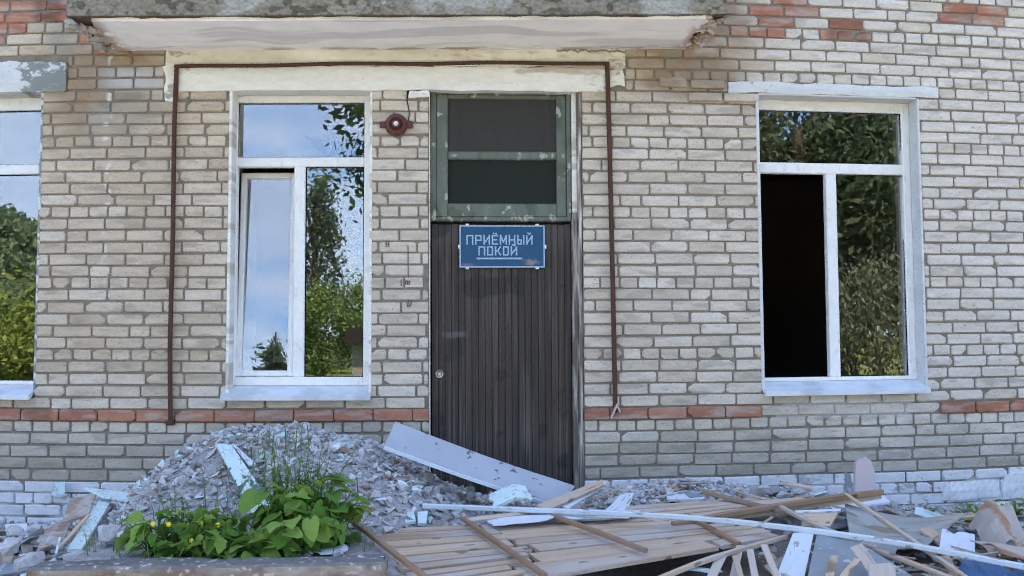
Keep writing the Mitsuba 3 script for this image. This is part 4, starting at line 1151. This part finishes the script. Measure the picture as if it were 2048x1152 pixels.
board('plank', slab((2.282, -0.620, 0.219), (2.655, -0.550, 0.251), (2.642, -0.660, 0.233), (2.322, -0.750, 0.217), 0.012, 5, 2, 0.01), 'm_paper', 'pale grey board under the upright pinkish slab', 'plank')
board('plank', slab((2.336, -1.850, 0.181), (2.392, -1.830, 0.180), (2.311, -2.100, 0.125), (2.269, -2.120, 0.126), 0.012, 4, 1), 'm_wood', 'thin pale splinter below the crumpled white paper', 'plank')
board('plank', slab((1.844, -2.150, 0.208), (1.983, -2.100, 0.207), (1.922, -2.300, 0.165), (1.766, -2.300, 0.157), 0.012, 5, 3, 0.05, 0.25), 'm_wood', 'brown torn board in front of the blue-grey plywood', 'board')
# upright pieces by the wall
def shard(pts, t, m, name, label, cat_, y0, lean=0.25):
    """A broken plate standing on edge against the wall: outline in x, z."""
    poly = Polygon(pts)
    poly = poly.buffer(-0.018).buffer(0.018) if poly.buffer(-0.018).area > 0.4 * poly.area and not poly.buffer(-0.018).is_empty and poly.buffer(-0.018).geom_type == 'Polygon' else poly
    mm = trimesh.creation.extrude_polygon(poly, t, engine='earcut')
    v = np.array(mm.vertices)
    zmin = v[:, 1].min()
    v = np.stack([v[:, 0], y0 - v[:, 2] + (v[:, 1] - zmin) * lean, v[:, 1]], 1)
    u = np.stack([v[:, 0] * 1.0 + 100 * len(used), v[:, 2]], 1)
    k = put(name, (v, mm.faces[:, ::-1] if trimesh.Trimesh(v, mm.faces, process=False).volume < 0 else mm.faces), m, uv=u)
    tag(k, label, cat_)
    return k


XZ = lambda *q: [(a[0], a[2]) for a in q]
shard(XZ((2.499, -0.450, 0.243), (2.522, -0.450, 0.384), (2.537, -0.450, 0.447), (2.593, -0.450, 0.478), (2.634, -0.450, 0.456), (2.652, -0.450, 0.367), (2.635, -0.450, 0.235)), 0.03, 'm_pale_pink', 'broken_slab', 'pinkish rounded slab standing upright below the right window', 'slab', -0.45)
shard(XZ((2.472, -0.470, 0.247), (2.481, -0.470, 0.378), (2.513, -0.470, 0.365), (2.517, -0.470, 0.240)), 0.02, 'm_ply', 'broken_slab', 'narrow grey-blue shard standing left of the pinkish slab', 'slab', -0.40)
shard(XZ((1.820, -0.500, 0.218), (1.828, -0.500, 0.310), (1.904, -0.500, 0.316), (1.909, -0.500, 0.216)), 0.015, 'm_pink', 'board_fragment', 'peach coloured board fragment standing at the wall foot left of the right window', 'board', -0.50)
shard(XZ((-2.609, -0.060, 0.251), (-2.607, -0.060, 0.331), (-2.529, -0.060, 0.336), (-2.527, -0.060, 0.256)), 0.012, 'm_mint', 'board_fragment', 'small square mint green tile of board against the whitewashed wall foot', 'board', -0.06, 0.05)
shard(XZ((-1.852, -0.550, 0.403), (-1.832, -0.550, 0.474), (-1.795, -0.550, 0.521), (-1.735, -0.550, 0.423), (-1.775, -0.550, 0.373)), 0.012, 'm_mint', 'board_fragment', 'mint green triangular shard at the left side of the rubble heap', 'board', -0.52, 0.5)
shard(XZ((-1.962, -0.600, 0.336), (-1.906, -0.600, 0.411), (-1.887, -0.600, 0.358), (-1.875, -0.600, 0.329)), 0.012, 'm_mint', 'board_fragment', 'pale pointed shard standing above the arrow-shaped mint board', 'board', -0.55, 0.3)
board('mint_board', slab((-2.198, -0.620, 0.383), (-1.853, -0.660, 0.341), (-1.791, -0.780, 0.309), (-2.040, -0.760, 0.352), 0.012, 6, 2), 'm_mint', 'arrow-shaped pale mint board lying flat left of the rubble heap', 'board')
board('mint_board', slab((-2.069, -0.720, 0.328), (-2.006, -0.720, 0.316), (-1.889, -1.450, 0.199), (-1.960, -1.450, 0.201), 0.016, 3, 10, 0.0), 'm_mint', 'long mint painted plank leaning up to the arrow-shaped board', 'plank')
board('mint_board', slab((-1.419, -0.680, 0.633), (-1.342, -0.660, 0.633), (-0.968, -1.280, 0.362), (-1.067, -1.300, 0.315), 0.020, 3, 14, 0.0), 'm_peel', 'peeling pale mint plank lying down the front of the rubble heap', 'plank')
board('splinter', slab((-1.336, -0.660, 0.630), (-1.322, -0.660, 0.632), (-1.155, -0.840, 0.534), (-1.190, -0.860, 0.531), 0.010, 2, 5), 'm_white', 'thin pale splinter right of the peeling mint plank', 'plank')
board('broken_board', slab((-2.232, -0.750, 0.330), (-2.098, -0.680, 0.360), (-2.024, -1.000, 0.288), (-2.141, -1.080, 0.264), 0.012, 4, 4, 0.03, 0.1), 'm_hardboard', 'brown broken hardboard behind the leaning mint plank', 'board')
board('broken_board', slab((-2.208, -1.150, 0.239), (-2.119, -0.950, 0.274), (-2.031, -1.300, 0.228), (-2.095, -1.500, 0.197), 0.012, 4, 4, 0.05, 0.2), 'm_hardboard', 'brownish torn board left of the foot of the leaning mint plank', 'board')
board('broken_board', slab((-2.518, -0.900, 0.227), (-2.396, -0.900, 0.231), (-2.351, -1.000, 0.211), (-2.466, -1.000, 0.208), 0.025, 4, 2, 0.02, 0.1), 'm_white', 'white painted board piece below the whitewashed bricks at the left', 'board')
board('broken_board', slab((-1.966, -1.950, 0.195), (-1.926, -1.850, 0.197), (-1.874, -1.950, 0.193), (-1.922, -2.000, 0.180), 0.012, 3, 2, 0.02, 0.1), 'm_mint', 'mint green scrap at the bottom edge of the picture', 'board')
board('lath', stick([(-1.988, -1.480, 0.212), (-2.006, -1.050, 0.296)], 0.02, 0.012), 'm_wood', 'thin tan lath left of the leaning mint plank', 'lath')
board('lath', stick([(-1.973, -1.550, 0.198), (-1.996, -1.450, 0.256)], 0.012, 0.012), 'm_white', 'short pale splinter left of the foot of the leaning mint plank', 'lath')
board('paper_sheet', slab((-0.734, -1.700, 0.234), (-0.553, -1.650, 0.244), (-0.521, -1.720, 0.235), (-0.653, -1.800, 0.231), 0.004, 6, 3, 0.05, 0.2), 'm_paper', 'crumpled white paper between the weeds and the kerb', 'paper')
board('plasterboard_piece', slab((-0.308, -1.000, 0.284), (-0.248, -0.980, 0.290), (-0.230, -1.120, 0.250), (-0.289, -1.140, 0.244), 0.015, 3, 3, 0.01, 0.1), 'm_mint', 'small pale mint plasterboard piece right of the weeds, left of its twin', 'board')
board('plasterboard_piece', slab((-0.230, -1.000, 0.277), (-0.169, -0.980, 0.278), (-0.173, -1.120, 0.238), (-0.218, -1.140, 0.243), 0.015, 3, 3, 0.01, 0.1), 'm_mint', 'small pale mint plasterboard piece next to the start of the long white strip', 'board')
# scattered splinters, counted as stuff
items = []
for i in range(260):
    x, y = rg.uniform(0.2, 4.6), rg.uniform(-2.3, -0.25)
    if x < 1.5 and y < -0.95:
        continue
    h = float(height(x, y)) + 0.03 + 0.10 * rg.random() * (y < -0.7)
    a, L = rg.uniform(0, 3.14), rg.uniform(0.05, 0.32)
    e = np.array([math.cos(a), math.sin(a), rg.normal(0, 0.25)]) * L / 2
    items.append(stick([np.array([x, y, h]) - e, np.array([x, y, h]) + e], rg.uniform(0.006, 0.028), 0.008, sub=2))
v, f, u = cat(items)
tag(put('wood_splinters', (v, f), 'm_wood', uv=u), 'loose splinters and lath scraps scattered through the wreckage', 'splinters', kind='stuff')


for m, nm, cnt in (('m_mint', 'plaster_scraps', 60), ('m_hardboard', 'hardboard_scraps', 70), ('m_ply', 'grey_scraps', 60)):
    items = []
    for i in range(cnt):
        x, y = (rg.uniform(1.2, 4.4), rg.uniform(-2.2, -0.35)) if rg.random() < 0.75 else (rg.uniform(-3.6, -1.95), rg.uniform(-1.8, -0.4))
        h = float(height(x, y)) + 0.02 + 0.05 * rg.random()
        a, L, Wd = rg.uniform(0, 6.28), rg.uniform(0.03, 0.12), rg.uniform(0.02, 0.07)
        e = np.array([math.cos(a), math.sin(a), rg.normal(0, 0.35)]) * L; w = np.array([-math.sin(a), math.cos(a), rg.normal(0, 0.35)]) * Wd
        o = np.array([x, y, h])
        items.append(slab(o - e - w * rg.uniform(.4, 1), o + e - w * rg.uniform(.4, 1), o + e + w * rg.uniform(.3, 1), o - e + w * rg.uniform(.4, 1), 0.008, 2, 2, 0.02))
    v, f, u = cat(items)
    tag(put(nm, (v, f), m, uv=u), 'small broken scraps strewn over the wreckage', 'scraps', kind='stuff')


# ------------------------------------------------------------------ weeds
def leaf(L, W, droop, fold, g, n=9, heart=0.0):
    """A lobed, pleated leaf lying along +x from the origin: midrib and two sides."""
    s = np.linspace(0, 1, n + 1)
    w = W * np.sin(math.pi * np.clip(s * 0.93 + 0.05, 0, 1)) ** 0.62 * (1.12 - 0.28 * s) * (1 + (0.16 - 0.12 * heart) * np.cos(np.arange(n + 1) * 2.1 + 6 * g.random()))
    w[-1] = 0.0
    z = -droop * s ** 2
    rip = 0.05 * np.sin(s * 11 + 6 * g.random())
    mid = np.stack([s * L, 0 * s, z * L], 1)
    back = -(0.10 + 0.10 * heart) * L * (1 - s)
    edge = lambda d: np.stack([s * L + back, d * w, (z + rip * 0.6) * L + fold * w], 1)
    half = lambda d: np.stack([s * L + back * 0.4, d * w * 0.55, (z - 0.02) * L + fold * w * 0.75], 1)
    v = np.vstack([mid, half(1), edge(1), half(-1), edge(-1)])
    m = n + 1
    f = []
    for i in range(n):
        f += [[i, i + 1, m + i + 1, m + i], [m + i, m + i + 1, 2 * m + i + 1, 2 * m + i], [i + 1, i, 3 * m + i, 3 * m + i + 1], [3 * m + i + 1, 3 * m + i, 4 * m + i, 4 * m + i + 1]]
    return v, tri(f)


PL = [((-1.468, -1.660, 0.281), .24, 26), ((-1.339, -1.720, 0.273), .25, 28), ((-1.219, -1.640, 0.277), .24, 28), ((-1.094, -1.760, 0.263), .20, 26), ((-0.949, -1.780, 0.260), .16, 22), ((-0.886, -1.550, 0.283), .36, 24), ((-0.757, -1.560, 0.278), .38, 24), ((-0.658, -1.560, 0.281), .33, 22), ((-0.785, -1.780, 0.262), .25, 20), ((-1.223, -1.800, 0.264), .20, 20), ((-0.614, -1.520, 0.262), .26, 14)]
WL = ['leftmost leafy weed behind the kerb, at the end of the weed bed', 'leafy weed with yellow flowers, second from the left in the weed bed', 'leafy weed just left of the foot of the peeling mint plank, set back', 'low leafy weed at the kerb below the peeling mint plank', 'leafy weed in front of the foot of the peeling mint plank', 'tall leafy weed just right of the peeling mint plank',
      'tallest leafy weed in the middle of the right half of the weed bed', 'leafy weed at the right, beside the rubble', 'low broad-leaved weed at the kerb in the right half of the bed', 'low weed at the kerb between the yellow flowered weed and its right neighbour', 'rightmost small weed by the corner of the boarded panel']
for i, (c, hgt, nl) in enumerate(PL):
    g = np.random.default_rng(300 + i)
    w = numbered('leafy_weed')
    tag(w, WL[i], 'weed')
    c = np.array(c); c[2] = float(height(c[0], c[1])) - 0.01
    stems = []
    for q in range(int(nl * 1.45)):
        az = g.uniform(0, 6.283)
        r0, hh = 0.03 + 0.125 * g.random() ** 0.7, hgt * (0.22 + 0.75 * g.random())
        base = c + [math.cos(az) * r0, math.sin(az) * r0 * 0.8, hh - 0.25 * r0]
        big = i in (4, 5, 6, 7, 8)
        L = (0.050 + 0.042 * g.random()) * (1.35 if big else 1.0)
        v, f = leaf(L, L * (0.36 + 0.14 * g.random()), 0.15 + 0.5 * g.random(), 0.15 + 0.35 * g.random(), g, 9, 1.0 if big else 0.0)
        tl = g.uniform(-0.5, 0.75)
        rot = trimesh.transformations.euler_matrix(g.normal(0, 0.45), tl, az + g.normal(0, 0.5), 'sxyz')[:3, :3]
        v = v @ rot.T + base
        put('leaf', (v, f), 'm_weed', smooth=True, uv=np.tile([[g.random(), 0]], (len(v), 1)), parent=w)
        mid = (base + c) / 2 + [0, 0, 0.03]
        stems.append(tube([c + [g.normal(0, .01), g.normal(0, .01), 0], mid, base + (v[1] - v[0]) * 0.2], [0.0035, 0.003, 0.002], 5))
    v, f, _ = cat(stems)
    put('stem', (v, f), 'm_blade', uv=np.zeros((len(v), 2)), parent=w)
    if i in (1, 2):
        for q in range(3 if i == 1 else 2):
            fc = c + [g.uniform(-0.1, 0.1), -0.12, hgt * (0.4 + 0.4 * g.random())]
            v, f, _ = lathe([(0.0, -0.004), (0.012, -0.003), (0.013, 0.002)], 5, c=fc)
            put('flower', (v, f), 'm_yellow', parent=w)
# thin grass and tall flowering stems on the heap
items = []
g = np.random.default_rng(77)
for i in range(330):
    t = g.random()
    if t < 0.55:
        x, y = g.normal(-1.02, 0.17), g.uniform(-1.35, -0.65)
    elif t < 0.85:
        x, y = g.uniform(-1.9, -0.5), g.uniform(-1.6, -0.95)
    else:
        x, y = g.uniform(-2.0, -0.4), g.uniform(-1.9, -1.5)
    z = float(height(x, y))
    H = g.uniform(0.06, 0.24) * (1.15 if t < 0.55 else 0.8)
    a = g.uniform(0, 6.28); b = np.array([math.cos(a), math.sin(a), 0])
    w = g.uniform(0.0018, 0.004)
    p0 = np.array([x, y, z]); p1 = p0 + b * H * 0.12 + [0, 0, H * 0.6]; p2 = p0 + b * H * 0.42 + [0, 0, H * 0.95]
    s = np.array([-b[1], b[0], 0]) * w
    v = np.array([p0 - s, p0 + s, p1 - s * .8, p1 + s * .8, p2])
    items.append((v, np.array([[0, 1, 3], [0, 3, 2], [2, 3, 4]]), np.tile([[g.random(), 0]], (5, 1))))
v, f, u = cat(items)
tag(put('grass', (v, f), 'm_blade', uv=u), 'thin green grass blades growing up the rubble heap beside the peeling mint plank', 'grass', kind='stuff')
for i, (c, hh) in enumerate((((-0.846, -1.350, 0.296), .56), ((-0.756, -1.300, 0.298), .48), ((-0.934, -1.350, 0.310), .44), ((-1.407, -1.400, 0.301), .30))):
    g = np.random.default_rng(500 + i)
    w = numbered('tall_weed')
    tag(w, ['tallest thin grassy weed reaching up the heap', 'second tall thin weed, right of the tallest', 'thin weed stem close to the right side of the peeling mint plank', 'small thin-stemmed weed at the left above the yellow flowers'][i], 'weed')
    c = np.array(c); c[2] = float(height(c[0], c[1]))
    stems, lv = [], []
    for q in range(11 if i < 3 else 6):
        d = np.array([g.normal(0, .24), g.normal(0, .14), 1.0]); H = hh * (0.5 + 0.45 * g.random())
        top = c + d * H
        mid = c + d * H * 0.5 + [g.normal(0, .01), 0, 0]
        stems.append(tube([c, mid, top], [0.003, 0.0025, 0.0012], 5))
        for m in range(16):
            s = 0.15 + 0.8 * m / 15
            b0 = c + d * H * s
            v, f = leaf(0.085 * (1.25 - s), 0.010, 0.6, 0.2, g, 3)
            rot = trimesh.transformations.euler_matrix(0, g.uniform(-0.9, -0.1), g.uniform(0, 6.28), 'sxyz')[:3, :3]
            lv.append((v @ rot.T + b0, f, np.tile([[g.random() * 0.6, 0]], (len(v), 1))))
    v, f, _ = cat(stems); put('stem', (v, f), 'm_blade', uv=np.zeros((len(v), 2)), parent=w)
    v, f, u = cat(lv); k = put('foliage', (v, f), 'm_weed', uv=u, parent=w)
# low plants at the right edge
for i, (c, lab) in enumerate((((3.200, -0.700, 0.138), 'small green weed behind the curled rust coloured sheet'), ((3.512, -0.550, 0.121), 'green weed at the right edge below the whitewashed wall foot'))):
    g = np.random.default_rng(550 + i)
    w = numbered('tall_weed'); tag(w, lab, 'weed')
    c = np.array(c); c[2] = float(height(c[0], c[1]))
    lv = []
    for q in range(40):
        v, f = leaf(0.05 + 0.04 * g.random(), 0.012, 0.5, 0.2, g, 4)
        rot = trimesh.transformations.euler_matrix(g.normal(0, .3), g.uniform(-1.1, 0.2), g.uniform(0, 6.28), 'sxyz')[:3, :3]
        lv.append((v @ rot.T + c + [g.normal(0, .07), g.normal(0, .05), 0.02 + 0.11 * g.random()], f, np.tile([[g.random() * 0.4, 0]], (len(v), 1))))
    v, f, u = cat(lv); put('foliage', (v, f), 'm_weed', uv=u, parent=w)


# ------------------------------------------------------------------ what the windows reflect: trees, bush, shed, wooded hill across the yard
def crown(c, r, n, size, seed, clumps, cone=False, hang=0.0, floor=0.05):
    g = np.random.default_rng(seed)
    c, r = np.array(c, float), np.array(r, float)
    cc = g.normal(size=(clumps, 3)); cc /= np.linalg.norm(cc, axis=1, keepdims=True)
    cc *= (0.35 + 0.65 * g.random((clumps, 1)) ** 0.5)
    if cone:
        t = g.random(clumps) ** 0.7
        a = g.random(clumps) * 6.283
        rr = (1 - 0.93 * (1 - t)) * (0.45 + 0.55 * g.random(clumps))
        cc = np.stack([np.cos(a) * rr, np.sin(a) * rr, 1 - 2 * t], 1)
    k = g.integers(0, clumps, n)
    spread = 0.17 if not cone else 0.11
    p = cc[k] + g.normal(size=(n, 3)) * spread * (1 if not cone else np.array([1, 1, 0.35]))
    p[:, 2] -= hang * np.abs(g.normal(size=n)) * 0.3
    p = c + p * r
    p = p[p[:, 2] > floor]
    n = len(p)
    a = g.normal(size=(n, 3)); a /= np.linalg.norm(a, axis=1, keepdims=True)
    if hang:
        a[:, 2] -= hang * 1.5; a /= np.linalg.norm(a, axis=1, keepdims=True)
    b = np.cross(a, g.normal(size=(n, 3))); b /= np.linalg.norm(b, axis=1, keepdims=True)
    L = size * (0.6 + 0.8 * g.random((n, 1))); Wd = L * 0.42
    v = np.stack([p - a * L, p + b * Wd, p + a * L, p - b * Wd], 1).reshape(-1, 3)
    f = tri(np.arange(4 * n).reshape(n, 4))
    tint = np.clip(g.random(clumps)[k[:n] % clumps] * 0.6 + 0.4 * g.random(n), 0, 1)
    uv = np.repeat(np.stack([tint, tint], 1), 4, 0)
    return v, f, uv


def tree(name, label, cat_, xy, trunk, crowns, m, size, n, seed, cone=False, hang=0.0, group=None):
    k = numbered(name)
    tag(k, label, cat_, group)
    x, y = xy
    g = np.random.default_rng(seed)
    parts = []
    if trunk[0] > 0:
        H, r = trunk
        zz = np.linspace(-0.15, H, 8)
        parts.append(tube(np.stack([x + 0.10 * np.sin(zz * 0.8 + seed), y + 0.08 * np.cos(zz * 0.7), zz], 1), np.linspace(r, r * 0.35, 8), 9))
        for q in range(9):
            z0 = H * (0.35 + 0.6 * q / 8)
            cc = crowns[q % len(crowns)]
            e = np.array(cc[0]) + (g.random(3) - 0.5) * np.array(cc[1]) * 1.2
            s = np.array([x, y, z0])
            parts.append(tube([s, (s + e) / 2 + [0, 0, 0.15 * H * g.random() * 0.5], e], [r * 0.35, r * 0.22, r * 0.06], 6))
        v, f, _ = cat(parts)
        put('trunk', (v, f), 'm_bark', smooth=40, parent=k)
    v, f, u = cat([crown(c, rr, n // len(crowns), size, seed * 7 + q, 34 if not cone else 160, cone, hang) for q, (c, rr) in enumerate(crowns)])
    put('crown', (v, f), m, uv=u, parent=k)


tree('tree', 'broadleaf tree behind the viewer, mirrored at the right of the blue-sky window', 'tree', (0.9, -12.4), (4.4, 0.16), [((0.65, -12.3, 5.0), (2.5, 2.2, 2.1)), ((0.9, -12.3, 3.4), (1.9, 1.6, 1.7)), ((0.4, -12.0, 6.3), (2.4, 1.9, 1.4))], 'm_leaf_dark', 0.10, 26000, 3)
tree('tree', 'dense dark tree with a thick trunk mirrored in the top pane of the right window', 'tree', (6.9, -12.2), (5.5, 0.34), [((7.0, -13.4, 5.6), (3.2, 1.6, 2.8)), ((9.0, -12.6, 4.0), (2.2, 1.5, 2.6)), ((5.4, -13.0, 4.2), (2.0, 1.3, 2.6)), ((7.6, -14.2, 3.4), (3.2, 1.2, 2.6))], 'm_leaf_mid', 0.10, 52000, 5, hang=0.3)
tree('bush', 'feathery drooping bush mirrored in the lower right pane of the right window', 'bush', (7.9, -11.0), (1.2, 0.07), [((8.1, -11.0, 1.5), (1.5, 1.0, 1.5)), ((6.4, -11.6, 1.2), (1.3, 1.0, 1.3))], 'm_leaf_grey', 0.06, 15000, 7, hang=0.9)
tree('tall_tree', 'tall grey-green pointed tree mirrored in the middle of the window left of the door', 'tree', (-5.3, -29.0), (6.5, 0.2), [((-5.15, -29.0, 3.6), (1.9, 1.5, 4.1))], 'm_needle', 0.10, 6500, 9, cone=True, hang=0.5)
tree('bush', 'green rounded bush mirrored low in the window left of the door', 'bush', (-4.2, -24.0), (0.9, 0.06), [((-4.3, -24.0, 1.5), (1.5, 1.1, 1.4)), ((-2.8, -25.0, 1.7), (1.3, 1.0, 1.6)), ((-5.9, -25.5, 1.2), (1.2, 1.0, 1.2))], 'm_leaf_light', 0.08, 13000, 11)
tree('conifer', 'small dark conifer whose tip is mirrored at the foot of the tilted casement', 'tree', (-9.9, -44.0), (8.5, 0.16), [((-9.9, -44.0, 3.8), (2.2, 2.2, 4.2))], 'm_needle', 0.16, 9000, 13, cone=True)
tree('bush', 'bright yellow-green bush mirrored at the bottom of the cut-off left window', 'bush', (-8.3, -9.6), (1.0, 0.08), [((-8.5, -9.6, 1.05), (1.8, 1.2, 1.25)), ((-7.0, -10.2, 0.9), (1.3, 1.0, 1.0))], 'm_leaf_bright', 0.07, 15000, 15, hang=0.3)
SH = 'shed'
tag(SH, 'low grey shed with dark roof mirrored in the window left of the door', 'shed')
v, f, _ = bev(-3.0, -0.6, -22.5, -20.6, -0.2, 1.15, 0.01); put('wall', (v, f), 'm_stone', parent=SH)
v, f = quadbox([(-3.2, -20.3, 1.16), (-0.4, -20.3, 1.16), (-0.4, -22.8, 1.16), (-3.2, -22.8, 1.16)], [(-3.2, -20.9, 1.6), (-0.4, -20.9, 1.6), (-0.4, -22.2, 1.6), (-3.2, -22.2, 1.6)])
put('roof', (v, f), 'm_dark', parent=SH)


def hill_h(x, y):
    return 20.0 * np.exp(-(((x + 82) / 34) ** 2 + ((y + 135) / 42) ** 2)) - 0.4


hx, hy = np.meshgrid(np.linspace(-200, 40, 61), np.linspace(-260, -45, 45), indexing='ij')
P = np.stack([hx, hy, hill_h(hx, hy)], -1)
f = np.array([[i * 45 + j, (i + 1) * 45 + j, (i + 1) * 45 + j + 1, i * 45 + j + 1] for i in range(60) for j in range(44)])
tag(put('hill', (P.reshape(-1, 3), tri(f)), 'm_ground', smooth=True), kind='structure')
items = []
g = np.random.default_rng(91)
for i in range(420):
    x, y = g.uniform(-135, -15), g.uniform(-150, -72)
    z = float(hill_h(x, y))
    if z < 2.0:
        continue
    items.append(crown((x, y, z + 2.2), (2.6, 2.6, 3.0), 260, 0.55, 4000 + i, 14, floor=-5))
v, f, u = cat(items)
tag(put('forest', (v, f), 'm_forest', uv=u), 'dark green woodland covering the far hill mirrored in the left window', 'forest', kind='stuff')
